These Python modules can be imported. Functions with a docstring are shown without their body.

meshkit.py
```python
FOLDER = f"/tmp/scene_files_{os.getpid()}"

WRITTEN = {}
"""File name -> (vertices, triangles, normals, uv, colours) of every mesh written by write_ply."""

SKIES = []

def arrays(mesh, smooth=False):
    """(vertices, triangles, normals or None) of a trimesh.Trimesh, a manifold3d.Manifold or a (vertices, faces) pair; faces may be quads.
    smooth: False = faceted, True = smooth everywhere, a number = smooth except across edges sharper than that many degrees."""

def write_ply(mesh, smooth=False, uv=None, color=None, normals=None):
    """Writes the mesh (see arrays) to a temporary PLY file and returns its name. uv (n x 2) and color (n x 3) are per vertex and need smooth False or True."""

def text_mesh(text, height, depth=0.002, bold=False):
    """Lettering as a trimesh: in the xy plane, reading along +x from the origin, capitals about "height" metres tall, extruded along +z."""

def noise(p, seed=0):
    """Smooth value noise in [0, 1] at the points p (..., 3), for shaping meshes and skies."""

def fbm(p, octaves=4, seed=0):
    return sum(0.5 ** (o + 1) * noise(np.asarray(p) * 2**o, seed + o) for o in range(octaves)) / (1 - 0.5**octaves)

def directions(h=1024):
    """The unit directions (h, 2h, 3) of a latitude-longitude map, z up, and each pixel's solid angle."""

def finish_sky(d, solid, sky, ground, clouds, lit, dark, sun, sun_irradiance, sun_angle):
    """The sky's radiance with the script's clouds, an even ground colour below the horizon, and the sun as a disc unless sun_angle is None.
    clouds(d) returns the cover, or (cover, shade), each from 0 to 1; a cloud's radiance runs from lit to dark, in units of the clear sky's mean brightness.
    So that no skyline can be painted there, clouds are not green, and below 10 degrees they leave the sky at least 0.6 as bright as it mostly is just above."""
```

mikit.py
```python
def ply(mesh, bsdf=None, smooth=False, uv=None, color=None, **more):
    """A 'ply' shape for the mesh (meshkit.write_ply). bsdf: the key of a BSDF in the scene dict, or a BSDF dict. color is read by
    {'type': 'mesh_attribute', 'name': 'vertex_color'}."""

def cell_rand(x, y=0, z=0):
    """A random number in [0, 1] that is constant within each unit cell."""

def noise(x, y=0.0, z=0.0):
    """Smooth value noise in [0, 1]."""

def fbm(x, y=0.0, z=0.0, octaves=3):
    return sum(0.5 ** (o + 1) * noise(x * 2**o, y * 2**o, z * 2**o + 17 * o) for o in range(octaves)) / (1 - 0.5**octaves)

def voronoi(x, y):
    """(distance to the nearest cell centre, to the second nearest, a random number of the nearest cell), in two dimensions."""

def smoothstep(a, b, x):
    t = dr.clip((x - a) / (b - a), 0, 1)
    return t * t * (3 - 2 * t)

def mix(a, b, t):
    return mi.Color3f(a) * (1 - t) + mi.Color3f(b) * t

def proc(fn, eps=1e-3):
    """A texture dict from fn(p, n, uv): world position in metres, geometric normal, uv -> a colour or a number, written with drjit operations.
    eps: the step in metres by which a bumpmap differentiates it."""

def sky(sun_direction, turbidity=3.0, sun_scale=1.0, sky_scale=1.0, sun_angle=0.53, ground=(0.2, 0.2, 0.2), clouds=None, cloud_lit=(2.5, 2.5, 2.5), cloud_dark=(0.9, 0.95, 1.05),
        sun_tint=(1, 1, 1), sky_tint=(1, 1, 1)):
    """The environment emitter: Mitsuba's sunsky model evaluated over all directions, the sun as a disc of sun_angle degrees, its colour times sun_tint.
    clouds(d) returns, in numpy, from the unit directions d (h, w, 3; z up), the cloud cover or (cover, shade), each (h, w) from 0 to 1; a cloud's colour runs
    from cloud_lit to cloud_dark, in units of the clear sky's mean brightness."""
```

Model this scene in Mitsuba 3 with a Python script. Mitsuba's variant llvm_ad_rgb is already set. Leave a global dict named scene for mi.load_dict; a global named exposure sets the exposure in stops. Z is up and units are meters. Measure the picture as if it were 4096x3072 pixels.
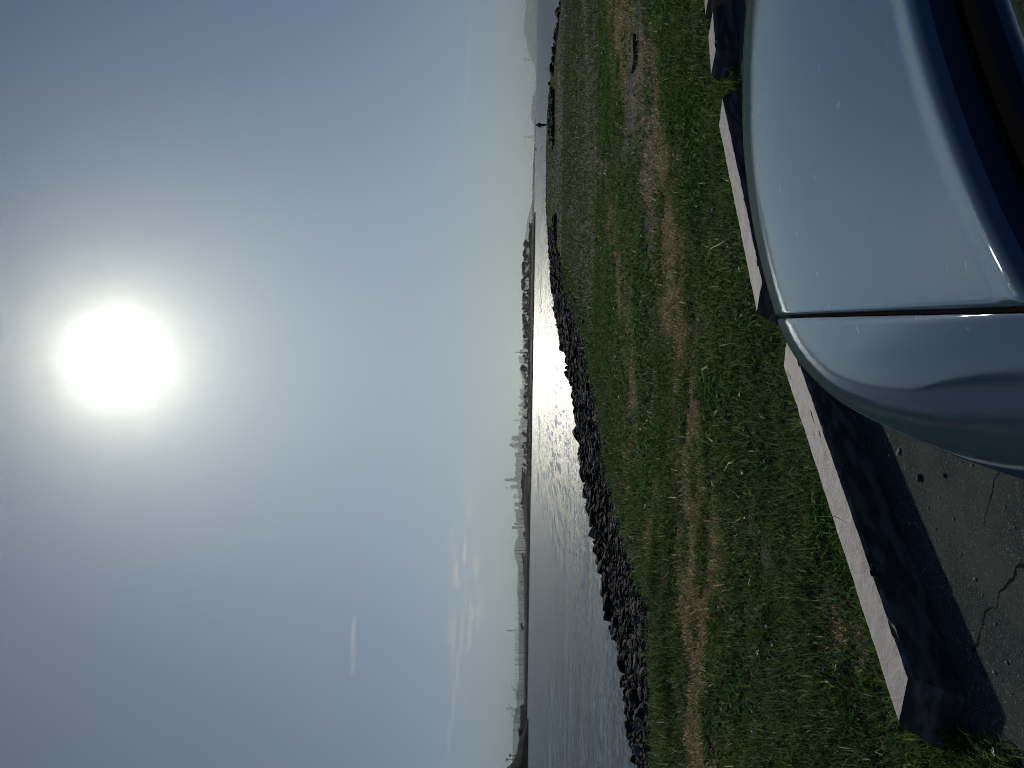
import math, random
import numpy as np, trimesh, manifold3d, shapely
import drjit as dr, mitsuba as mi, mikit, meshkit
from scipy.interpolate import PchipInterpolator, CubicSpline

T = mi.ScalarTransform4f
rng = np.random.default_rng(7)
random.seed(7)
scene, labels = {}, {}

# ------------------------------------------------------------------ camera, light, exposure
CAM_H = 1.6                     # eye above the parking lot
WATER = -1.3                    # bay level
FPX = 2048 / math.tan(math.radians(33.0))      # focal length in pixels of the 4096 wide photograph
PITCH, ROLL = 0.02368, 0.0165   # the phone was turned on its side
FWD = np.array([0, math.cos(PITCH), math.sin(PITCH)])
DN = np.array([0, math.sin(PITCH), -math.cos(PITCH)])
LEFT = np.array([-1.0, 0, 0])
IM_R = math.cos(ROLL) * DN - math.sin(ROLL) * LEFT      # picture right = world down
IM_D = math.cos(ROLL) * LEFT + math.sin(ROLL) * DN      # picture down  = world left
EYE = np.array([0, 0, CAM_H])
scene['camera'] = {'type': 'perspective', 'fov': 66.0, 'fov_axis': 'x', 'near_clip': 0.05, 'far_clip': 60000.0,
                   'to_world': T().look_at(origin=EYE.tolist(), target=(EYE + FWD).tolist(), up=(-IM_D).tolist()),
                   'medium': {'type': 'ref', 'id': 'haze_medium'}}


def ray(x, y):
    """Direction of a pixel of the photograph, scaled so that its forward part is 1."""
    return FWD + (x - 2048) / FPX * IM_R + (y - 1536) / FPX * IM_D


def on_plane(x, y, z):
    d = ray(x, y)
    return EYE + d * ((z - CAM_H) / d[2])


def at_dist(x, y, Y):
    d = ray(x, y)
    return EYE + d * (Y / d[1])


SUN = ray(452, 1435)
SUN = SUN / np.linalg.norm(SUN)


def clouds(d):
    """Thin streaks of high cloud low over the bay and two old contrails."""
    az = np.degrees(np.arctan2(d[..., 0], d[..., 1]))
    el = np.degrees(np.arcsin(np.clip(d[..., 2], -1, 1)))
    n = meshkit.fbm(np.stack([az / 2.2, el / 0.28, el * 0 + 3.0], -1), 4, 5)
    band = np.exp(-((el - 4.6 - 0.02 * az) / 1.1) ** 2) * np.exp(-((az + 14) / 6.0) ** 2)
    cover = 0.75 * np.clip((n - 0.44) * 4, 0, 1) * band
    n2 = meshkit.fbm(np.stack([az / 9.0, el / 0.8, el * 0 + 9.0], -1), 4, 8)
    cover = np.maximum(cover, 0.035 * np.clip((n2 - 0.5) * 4, 0, 1) * np.exp(-((el - 5) / 3.0) ** 2))

    def trail(a0, e0, a1, e1, w, s):
        t = np.clip((az - a0) / (a1 - a0), 0, 1)
        inside = ((az - a0) / (a1 - a0) > 0) & ((az - a0) / (a1 - a0) < 1)
        dist = np.abs(el - (e0 + (e1 - e0) * t)) / w
        return s * np.exp(-dist ** 2) * inside * (0.4 + 0.6 * np.sin(math.pi * t))
    cover = np.maximum(cover, trail(-27.0, 5.2, -10.0, 3.9, 0.11, 0.32))
    cover = np.maximum(cover, trail(-20.5, 11.7, -16.6, 11.9, 0.10, 0.45))
    cover = np.maximum(cover, trail(17.5, 4.9, 25.5, 4.3, 0.10, 0.14))
    # a thin high veil over the southern half of the sky, ragged and drawn out
    n3 = meshkit.fbm(np.stack([d[..., 0] / 0.35, d[..., 1] / 0.9, d[..., 2] / 0.35 + 2.0], -1), 4, 15)
    veil = 0.085 * np.clip(0.45 + 1.1 * n3, 0, 1) * (1 / (1 + np.exp((d[..., 0] + 0.12) / 0.14)))
    return np.maximum(cover, veil), 0.0 * cover


scene['sky'] = mikit.sky(SUN.tolist(), turbidity=4.0, sun_scale=1.0, sky_scale=0.49, sun_angle=1.5, ground=(0.12, 0.13, 0.13),
                         clouds=clouds, cloud_lit=(8.0, 7.6, 6.6), cloud_dark=(0.9, 0.95, 1.0), sky_tint=(0.75, 0.98, 1.44), sun_tint=(0.82, 1.0, 1.28))
exposure = 0.6
HAZE_TOP = 345.0
scene['haze_medium'] = {'type': 'homogeneous', 'albedo': {'type': 'rgb', 'value': [0.90, 0.93, 0.92]}, 'sigma_t': 0.75e-4, 'phase': {'type': 'blendphase', 'weight': 0.60, 'phase1': {'type': 'hg', 'g': 0.88}, 'phase2': {'type': 'hg', 'g': 0.975}}}


# ------------------------------------------------------------------ helpers
def tag(key, label=None, cat=None, group=None, kind=None):
    e = {}
    if label: e['label'] = label
    if cat: e['category'] = cat
    if group: e['group'] = group
    if kind: e['kind'] = kind
    labels[key] = e


used = {}


def numbered(name):
    n = used.get(name, 0)
    used[name] = n + 1
    return name if n == 0 else f'{name}_{n:03d}'


def put(key, mesh, bsdf, smooth=False, color=None, to_world=None):
    d = mikit.ply(mesh, bsdf, smooth=smooth, color=color)
    if to_world is not None:
        d['to_world'] = to_world
    scene[key] = d
    return key


def child(parent, name, mesh, bsdf, smooth=False, color=None):
    key = parent + '__' + name
    n = 0
    while key in scene:
        n += 1
        key = f'{parent}__{name}_{n:03d}'
    return put(key, mesh, bsdf, smooth, color)


def box(x0, x1, y0, y1, z0, z1):
    m = trimesh.creation.box((x1 - x0, y1 - y0, z1 - z0))
    m.apply_translation(((x0 + x1) / 2, (y0 + y1) / 2, (z0 + z1) / 2))
    return m


def tube(p0, p1, r0, r1=None, n=8):
    r1 = r0 if r1 is None else r1
    p0, p1 = np.asarray(p0, float), np.asarray(p1, float)
    a = p1 - p0
    L = np.linalg.norm(a)
    a = a / L
    u = np.cross(a, [0, 0, 1.0] if abs(a[2]) < 0.9 else [1.0, 0, 0])
    u /= np.linalg.norm(u)
    w = np.cross(a, u)
    t = np.arange(n) * 2 * math.pi / n
    ring = np.cos(t)[:, None] * u + np.sin(t)[:, None] * w
    v = np.vstack([p0 + ring * r0, p1 + ring * r1, [p0], [p1]])
    f = []
    for i in range(n):
        j = (i + 1) % n
        f += [[i, j, n + j], [i, n + j, n + i], [2 * n, j, i], [2 * n + 1, n + i, n + j]]
    return trimesh.Trimesh(v, f, process=False)


def cat(ms):
    return trimesh.util.concatenate(ms)


def grid_mesh(P, flip=False):
    """(n, m, 3) points to a triangle mesh."""
    n, m = P.shape[:2]
    i, j = np.meshgrid(np.arange(n - 1), np.arange(m - 1), indexing='ij')
    a = (i * m + j).ravel()
    q = np.stack([a, a + 1, a + m + 1, a + m], 1)
    if flip:
        q = q[:, ::-1]
    f = np.vstack([q[:, [0, 1, 2]], q[:, [0, 2, 3]]])
    return trimesh.Trimesh(P.reshape(-1, 3), f, process=False)


def smoothstep(a, b, x):
    t = np.clip((x - a) / (b - a), 0, 1)
    return t * t * (3 - 2 * t)


def noise2(x, y, s=0):
    return meshkit.noise(np.stack([x, y, np.zeros_like(x) + 0.5], -1), s)


def fbm2(x, y, o=4, s=0):
    return meshkit.fbm(np.stack([x, y, np.zeros_like(x) + 0.5], -1), o, s)


P_, FBM, NOISE = mikit.proc, mikit.fbm, mikit.noise


def principled(c, rough=0.7, **k):
    return {'type': 'principled', 'base_color': c if isinstance(c, dict) else {'type': 'rgb', 'value': list(c)}, 'roughness': rough, **k}


def two(b):
    return {'type': 'twosided', 'bsdf': b}


VC = {'type': 'mesh_attribute', 'name': 'vertex_color'}

# ------------------------------------------------------------------ materials
DRY_A, DRY_B, DRY_C = 7.75, 0.45, 0.06      # centre line of the straw coloured strip: Y = A + B (x+1) + C (x+1)^2


def dry_mask(x, y):
    """numpy: 0 green .. 1 straw, where the grass has dried out in strips along the lot."""
    yc = DRY_A + DRY_B * (x + 1) + DRY_C * np.clip(x + 1, -6, 8) ** 2
    w = 0.95 + 0.16 * np.abs(x)
    n = fbm2(x * 1.1, y * 1.6, 4, 3)
    a = np.exp(-((y - yc) / w) ** 2) * (0.60 + 1.0 * n)
    b = np.exp(-((y - yc - 4.2 - 0.35 * np.abs(x)) / 1.3) ** 2) * 0.75 * (0.3 + 1.2 * fbm2(x * 0.7, y * 0.9, 3, 6))
    c = smoothstep(0.60, 0.76, fbm2(x * 0.8 + 7, y * 1.2, 4, 11)) * 0.8
    n3 = smoothstep(0.42, 0.60, fbm2(x * 1.3 + 5, y * 2.2, 5, 13))
    return np.clip((np.maximum(np.maximum(a, b), c) * 1.7 - 0.30) * (0.15 + 1.0 * n3) * (0.1 + 1.7 * fbm2(x * 3.5, y * 5.5, 4, 14)), 0, 1)


def dirt_mask(x, y):
    """bare stony track on the right and the worn path on the spit."""
    a = np.exp(-(((x - 5.0) * 0.60 + (y - 13.0) * 0.8) / 0.8) ** 2) * smoothstep(2.6, 4.2, x) * (0.4 + 1.0 * fbm2(x * 1.3, y * 1.3, 3, 21))
    b = np.exp(-((y - 56 - 0.5 * (x - 20)) / 5.0) ** 2) * smoothstep(13, 17, x) * 0.9
    return np.clip(a + b, 0, 1)


def ground_color(p, n, uv):
    x, y = p.x, p.y
    yc = DRY_A + DRY_B * (x + 1) + DRY_C * dr.square(dr.clip(x + 1, -6, 8))
    big = FBM(x * 0.9, y * 1.1, 0.3, 4)
    fine = FBM(x * 9, y * 9, 2.0, 3)
    dry = dr.clip(dr.exp(-dr.square((y - yc) / (0.75 + 0.12 * dr.abs(x)))) * (0.4 + big) + mikit.smoothstep(0.55, 0.75, FBM(x * 0.5 + 3, y * 0.9, 1.0, 4)) * 0.8, 0, 1)
    green = mikit.mix((0.022, 0.028, 0.014), (0.055, 0.066, 0.034), fine)
    straw = mikit.mix((0.13, 0.105, 0.066), (0.29, 0.24, 0.15), fine)
    c = mikit.mix(green, straw, dry * 0.55 * mikit.smoothstep(0.3, 0.6, fine))
    far = mikit.smoothstep(14, 60, y)
    c = mikit.mix(c, mikit.mix((0.030, 0.044, 0.018), (0.062, 0.058, 0.030), FBM(x * 0.35, y * 0.10, 4.0, 4)), far * 0.8)
    d1 = dr.exp(-dr.square(((x - 5.0) * 0.60 + (y - 13.0) * 0.8) / 0.8)) * mikit.smoothstep(2.6, 4.2, x)
    d2 = dr.exp(-dr.square((y - 56 - 0.5 * (x - 20)) / 5.0)) * mikit.smoothstep(13, 17, x)
    c = mikit.mix(c, mikit.mix((0.05, 0.05, 0.05), (0.13, 0.125, 0.12), fine), dr.clip(d1 + d2, 0, 1) * 0.8)
    shore = mikit.smoothstep(-0.12, -0.4, p.z)
    return mikit.mix(c, mikit.mix((0.015, 0.015, 0.014), (0.05, 0.047, 0.042), fine), shore)


scene['m_ground'] = two({'type': 'bumpmap', 'arbitrary': P_(lambda p, n, uv: FBM(p.x * 14, p.y * 14, 1.0, 3), 4e-3), 'scale': 0.012,
                         'bsdf': principled(P_(ground_color), 0.9, specular=0.2)})


CRACKS = [([(3990, 1868), (3985, 1930), (3955, 1985), (3948, 2060), (3942, 2125)], 0.0022), ([(4120, 2220), (4055, 2300), (4010, 2355), (3985, 2415), (3945, 2440), (3935, 2520), (3915, 2560), (3890, 2600)], 0.0032)]
CRACKS = [(np.array([on_plane(x, y, 0.0)[:2] for x, y in pts]), w) for pts, w in CRACKS]


def crack_field(p):
    # two worn cracks as polylines on the ground, made ragged by noise
    x = p.x + (NOISE(p.x * 26, p.y * 26, 5.0) - 0.5) * 0.035 + (NOISE(p.x * 90, p.y * 90, 6.0) - 0.5) * 0.012
    y = p.y + (NOISE(p.x * 26, p.y * 26, 15.0) - 0.5) * 0.035 + (NOISE(p.x * 90, p.y * 90, 16.0) - 0.5) * 0.012
    out = mi.Float(0)
    for pts, w in CRACKS:
        d = mi.Float(9)
        for (ax, ay), (bx, by) in zip(pts[:-1], pts[1:]):
            ux, uy = bx - ax, by - ay
            t = dr.clip(((x - ax) * ux + (y - ay) * uy) / (ux * ux + uy * uy), 0, 1)
            d = dr.minimum(d, dr.sqrt(dr.square(x - ax - t * ux) + dr.square(y - ay - t * uy)))
        ww = w * (0.5 + 1.3 * NOISE(p.x * 18, p.y * 18, 2.0))
        out = dr.maximum(out, mikit.smoothstep(ww * 1.5, ww * 0.6, d))
    return out


def asphalt_color(p, n, uv):
    g = NOISE(p.x * 260, p.y * 260, 0.0)
    g2 = FBM(p.x * 60, p.y * 60, 0.0, 3)
    big = FBM(p.x * 1.7, p.y * 1.7, 3.0, 4)
    c = mikit.mix((0.020, 0.031, 0.032), (0.066, 0.088, 0.087), g2 * 0.8 + big * 0.3 - 0.08)
    c = mikit.mix(c, (0.26, 0.27, 0.25), mikit.smoothstep(0.80, 0.92, g))
    c = mikit.mix(c, (0.012, 0.012, 0.013), mikit.smoothstep(0.2, 0.08, g))
    stain = mikit.smoothstep(0.58, 0.72, FBM(p.x * 2.3 + 5, p.y * 2.3, 8.0, 3))
    oil = mikit.smoothstep(0.62, 0.75, FBM(p.x * 3.1 + 15, p.y * 3.1, 4.0, 4))
    c = mikit.mix(c, (0.02, 0.022, 0.022), oil * 0.6)
    c = mikit.mix(c, (0.11, 0.115, 0.105), stain * 0.35)
    return mikit.mix(c, (0.006, 0.006, 0.007), crack_field(p))


scene['m_asphalt'] = two({'type': 'bumpmap', 'arbitrary': P_(lambda p, n, uv: NOISE(p.x * 150 + p.y * 40, p.y * 150 - p.x * 40, 0.0) + 0.6 * NOISE(p.x * 310, p.y * 310, 1.0) - 2.5 * crack_field(p), 8e-4), 'scale': 0.0012,
                          'bsdf': principled(P_(asphalt_color), 0.85, specular=0.06)})
scene['m_crack'] = two(principled((0.012, 0.012, 0.012), 0.95, specular=0.05))


def water_h(p, n, uv):
    # short chop, crests lying along the shore, fine ripples
    a = FBM(p.x * 1.6 + 0.3 * p.y, p.y * 3.4, 0.0, 2) * 0.060
    b = NOISE(p.x * 0.22, p.y * 1.5, 4.0) * 0.034
    c = NOISE(p.x * 7.0, p.y * 14.0, 8.0) * 0.017
    d = NOISE(p.x * 18.0, p.y * 26.0, 8.0) * 0.0045
    k = 0.7 + 0.6 * NOISE(p.x * 0.12, p.y * 0.40, 3.0)
    return (a + c + d) * k + b


def water_rough(p, n, uv):
    # cat's paws: ruffled and calm patches; offshore they are larger and drawn out along the wind
    y = p.y
    a = NOISE(p.x * 9.0, p.y * 8.0, 1.0)
    b = NOISE(p.x * 5.0 + 31, p.y * 1.1, 2.0)
    e = NOISE(p.x * 0.30 + 3, p.y * 2.4, 9.0)
    c = NOISE(p.x * 2.8 + 7, p.y * 0.16, 3.0)
    d = NOISE(p.x * 1.1, p.y * 0.03, 5.0)
    near = 1 - mikit.smoothstep(45, 90, y)
    mid = mikit.smoothstep(45, 90, y) * (1 - mikit.smoothstep(160, 260, y))
    far = mikit.smoothstep(160, 260, y)
    m = near * (a * 0.30 + b * 0.30 + e * 0.40) + mid * (b * 0.3 + c * 0.7) + far * (c * 0.3 + d * 0.7)
    return 0.16 + 0.34 * mikit.smoothstep(0.34, 0.62, m)


scene['m_water'] = two({'type': 'bumpmap', 'arbitrary': P_(water_h, 0.008), 'scale': 1.0,
                        'bsdf': {'type': 'principled', 'base_color': {'type': 'rgb', 'value': [0.060, 0.074, 0.074]}, 'roughness': P_(water_rough), 'specular': 0.45}})


def stop_color(p, n, uv):
    g = FBM(p.x * 24, p.y * 24, p.z * 24, 4)
    s = NOISE(p.x * 170, p.y * 170, p.z * 170)
    c = mikit.mix((0.42, 0.375, 0.36), (0.58, 0.53, 0.515), g)
    c = mikit.mix(c, (0.28, 0.25, 0.235), mikit.smoothstep(0.76, 0.92, s) * 0.6)
    c = mikit.mix(c, (0.33, 0.30, 0.26), mikit.smoothstep(0.58, 0.75, FBM(p.x * 6, p.y * 6, p.z * 9, 3)) * 0.6)
    # shade of the lot-facing sides and ends, painted dark into the colour
    face_shade = mikit.smoothstep(0.20, 0.55, -n.y) * (0.80 + 0.2 * mikit.smoothstep(0.3, 0.6, FBM(p.x * 9, p.y * 9, p.z * 24, 3)))
    return mikit.mix(c, (0.035, 0.033, 0.034), face_shade)


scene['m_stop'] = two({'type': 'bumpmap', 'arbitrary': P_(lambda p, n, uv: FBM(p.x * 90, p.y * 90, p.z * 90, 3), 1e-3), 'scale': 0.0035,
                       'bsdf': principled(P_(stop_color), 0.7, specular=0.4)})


def rock_color(p, n, uv):
    g = FBM(p.x * 6, p.y * 6, p.z * 6, 3)
    return mikit.mix((0.004, 0.004, 0.005), (0.024, 0.023, 0.022), mikit.smoothstep(0.45, 0.85, g))


scene['m_rock'] = two({'type': 'bumpmap', 'arbitrary': P_(lambda p, n, uv: FBM(p.x * 20, p.y * 20, p.z * 20, 3), 3e-3), 'scale': 0.03,
                       'bsdf': principled(P_(rock_color), 0.8, specular=0.3)})
scene['m_rock_lit'] = two(principled((0.17, 0.165, 0.155), 0.85, specular=0.2))  # pale colour stands for sunlit tops and wet glints among the rocks
scene['m_grass'] = {'type': 'principledthin', 'base_color': VC, 'roughness': 0.36, 'diff_trans': 1.15, 'eta': 1.4}
scene['m_straw'] = {'type': 'principledthin', 'base_color': VC, 'roughness': 0.6, 'diff_trans': 0.9, 'eta': 1.4}
scene['m_foliage'] = two(principled((0.014, 0.018, 0.013), 0.9, specular=0.05))
scene['m_bark'] = two(principled((0.05, 0.04, 0.032), 0.9, specular=0.2))
scene['m_land'] = two(principled(P_(lambda p, n, uv: mikit.mix((0.012, 0.013, 0.014), (0.035, 0.034, 0.031), FBM(p.x * 0.25, p.y * 0.25, p.z * 0.6, 3))), 0.9, specular=0.1))
scene['m_headland'] = two(principled((0.012, 0.014, 0.013), 0.95, specular=0.05))
scene['m_hill'] = two(principled((0.025, 0.03, 0.032), 0.95, specular=0.02))
scene['m_city'] = two(principled(P_(lambda p, n, uv: mikit.mix((0.045, 0.048, 0.05), (0.085, 0.085, 0.085), mikit.cell_rand(dr.floor(p.z / 8), dr.floor(p.x / 12), 0.0))), 0.7))
scene['m_steel'] = two(principled((0.05, 0.052, 0.055), 0.7))
scene['m_mast'] = two(principled((0.03, 0.03, 0.032), 0.8, specular=0.1))
scene['m_hull'] = two(principled((0.45, 0.46, 0.47), 0.35))
scene['m_dark_hull'] = two(principled((0.03, 0.035, 0.05), 0.4))
scene['m_cloth'] = two(principled((0.015, 0.016, 0.02), 0.85))
scene['m_jacket'] = two(principled((0.018, 0.018, 0.024), 0.8))
scene['m_skin'] = two(principled((0.30, 0.18, 0.13), 0.6))
scene['m_hair'] = two(principled((0.015, 0.012, 0.01), 0.6))
scene['m_block'] = two(principled((0.04, 0.035, 0.03), 0.9))
scene['m_pebble'] = two(principled((0.36, 0.35, 0.32), 0.8))
scene['m_dark_pebble'] = two(principled((0.03, 0.03, 0.032), 0.8))
scene['m_leaf_pale'] = two(principled((0.60, 0.58, 0.52), 0.5))
scene['m_leaf_orange'] = two(principled((0.38, 0.15, 0.05), 0.6))
scene['m_warehouse'] = two(principled((0.05, 0.052, 0.055), 0.8))


def paint_spec(p, n, uv):
    d = mikit.smoothstep(0.60, 0.8, FBM(p.x * 30, p.y * 30, p.z * 30, 3))
    return 0.16 + 0.10 * d


def paint_dust(p, n, uv):
    d = FBM(p.x * 9, p.y * 14, p.z * 9, 4)
    s = mikit.smoothstep(0.90, 0.97, NOISE(p.x * 42, p.y * 42, p.z * 42))
    return mikit.mix(mikit.mix((0.044, 0.084, 0.142), (0.052, 0.094, 0.155), d), (0.24, 0.26, 0.27), s * 0.5)


scene['m_paint'] = two({'type': 'blendbsdf', 'weight': 0.015,
                        'a': {'type': 'roughplastic', 'diffuse_reflectance': P_(paint_dust), 'alpha': 0.006, 'int_ior': 1.9, 'specular_reflectance': {'type': 'rgb', 'value': [0.74, 0.88, 1.0]}},
                        'b': {'type': 'principled', 'base_color': {'type': 'rgb', 'value': [0.44, 0.52, 0.60]}, 'metallic': 1.0, 'roughness': 0.5}})
scene['m_black_plastic'] = two({'type': 'diffuse', 'reflectance': {'type': 'rgb', 'value': [0.006, 0.006, 0.007]}})
scene['m_gap'] = two({'type': 'diffuse', 'reflectance': {'type': 'rgb', 'value': [0.012, 0.014, 0.015]}})
scene['m_rubber'] = two(principled((0.015, 0.015, 0.015), 0.8))
scene['m_rim'] = two(principled((0.5, 0.5, 0.52), 0.3, metallic=0.9))
scene['m_glass'] = {'type': 'thindielectric', 'int_ior': 1.5}
scene['m_interior'] = two({'type': 'diffuse', 'reflectance': {'type': 'rgb', 'value': [0.006, 0.006, 0.007]}})
scene['m_headlight'] = two({'type': 'roughplastic', 'diffuse_reflectance': {'type': 'rgb', 'value': [0.3, 0.32, 0.34]}, 'alpha': 0.03})

# ------------------------------------------------------------------ the setting: air, bay, ground, lot
scene['haze'] = {'type': 'cube', 'bsdf': {'type': 'null'}, 'interior': {'type': 'ref', 'id': 'haze_medium'},
                 'to_world': T().translate([0, 0, (HAZE_TOP - 8) / 2]).scale([19000, 19000, (HAZE_TOP + 8) / 2])}
tag('haze', 'thin sunlit haze over the whole bay', kind='stuff')


def axis(fine, step, end, grow):
    v, s = [0.0], step
    while v[-1] < end:
        if v[-1] > fine:
            s *= grow
        v.append(v[-1] + s)
    return np.array(v)


def both(a):
    return np.concatenate([-a[:0:-1], a])


wx = both(axis(60, 6.0, 18900, 1.35)); wx[0], wx[-1] = -18900, 18900
GX, GY = np.meshgrid(wx, wx, indexing='ij')
put('bay_water', grid_mesh(np.stack([GX, GY, np.full_like(GX, WATER)], -1), flip=True), 'm_water')
tag('bay_water', 'rippled grey bay water with bright sun glitter', kind='structure')

# edge of the grass (crest) and the waterline, as outlines on the map
CREST = np.array([(-70, -25), (-30, -2), (-20, 3.5), (-9, 7.6), (-4.2, 9.0), (-3.0, 9.3), (-2.4, 9.6), (-2.4, 10.6), (-2.2, 12.8), (-1.3, 16), (0.2, 18.6), (0.9, 21.5), (1.8, 24.2),
                  (3.3, 31), (5.6, 40.4), (9.2, 54), (14.7, 76), (20.5, 103), (25, 116), (31, 122), (37, 124), (41, 121), (40, 106), (37, 92), (32.5, 78), (29.6, 67),
                  (27.5, 56), (30, 49), (45, 43), (90, 30), (160, 10), (160, -80), (-70, -80)], float)
SHORE = np.array([(-90, -20), (-40, 8), (-20, 14.5), (-14, 16.2), (-9.2, 18), (-9.2, 21.3), (-7.9, 24.1), (-7.4, 27.6), (-6.7, 31.3), (-5.5, 37.6), (-3.6, 43.6), (-0.9, 49.4), (2.0, 59.8),
                  (4.4, 75), (10, 96), (16, 110), (23, 122), (30, 127.5), (38, 129), (45.5, 123), (45, 106), (41.5, 91), (37, 77), (34, 67), (32, 58), (34, 53), (46, 47), (92, 34),
                  (175, 14), (175, -95), (-90, -95)], float)
crest_poly, shore_poly = shapely.Polygon(CREST), shapely.Polygon(SHORE)


def ground_z(x, y):
    p = shapely.points(x, y)
    inside = shapely.contains(crest_poly, p)
    dc = np.where(inside, -shapely.distance(p, crest_poly.exterior), shapely.distance(p, crest_poly.exterior))
    wet = ~shapely.contains(shore_poly, p)
    dw = shapely.distance(p, shore_poly.exterior)
    t = dc / np.maximum(dc + dw, 1e-6)
    z = np.where(dc <= 0, 0.0, WATER * np.clip(t, 0, 1) ** 0.85)
    z = np.where(wet, WATER - 0.06 - 0.18 * dw, z)
    z = z - 0.2 * smoothstep(25, 110, y) * (dc <= 3)
    z += 0.05 * (fbm2(x * 0.7, y * 0.7, 3, 2) - 0.5) * smoothstep(4, 9, y) + 0.025 * (fbm2(x * 3.1, y * 3.1, 3, 4) - 0.5)
    z += np.where(dc > 0, 0.10 * (fbm2(x * 1.7, y * 1.7, 3, 5) - 0.5), 0)
    return z - 0.012 + 0.0 * x


# the parking lot: near edge of the grass runs just beyond the row of parking stops
LOT = np.array([(-1.28, -9), (-1.24, 0), (-1.15, 1.4), (-1.16, 2.2), (-1.24, 2.62), (-1.33, 2.92), (-1.20, 3.12), (-0.4, 3.86), (0.30, 4.56), (0.62, 4.80), (1.4, 5.62), (2.12, 6.16), (2.5, 6.34),
                (3.2, 6.74), (4.6, 7.4), (7, 8.4), (30, 15), (60, 20), (60, -40), (-1.28, -40)], float)
lot_poly = shapely.Polygon(LOT)

gx = np.concatenate([-axis(7, 0.16, 88, 1.09)[:0:-1], axis(9, 0.16, 172, 1.06)])
gy = np.concatenate([-axis(2, 0.5, 92, 1.25)[:0:-1], axis(16, 0.16, 140, 1.035)])
GX, GY = np.meshgrid(gx, gy, indexing='ij')
GZ = ground_z(GX.ravel(), GY.ravel()).reshape(GX.shape)
lp = shapely.points(GX, GY)
GZ = np.where(shapely.contains(lot_poly, lp), np.minimum(GZ, -0.02) - 0.05 * smoothstep(0.0, 0.3, shapely.distance(lp, lot_poly.exterior)), GZ)
put('grass_ground', grid_mesh(np.stack([GX, GY, GZ], -1), flip=True), 'm_ground', smooth=True)
tag('grass_ground', 'earth of the mown grass strip between the lot and the bay', kind='structure')
from scipy.interpolate import RegularGridInterpolator
gz_at = RegularGridInterpolator((gx, gy), GZ, bounds_error=False, fill_value=-0.1)


def gz(x, y):
    return gz_at(np.stack([np.asarray(x, float), np.asarray(y, float)], -1))


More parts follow.
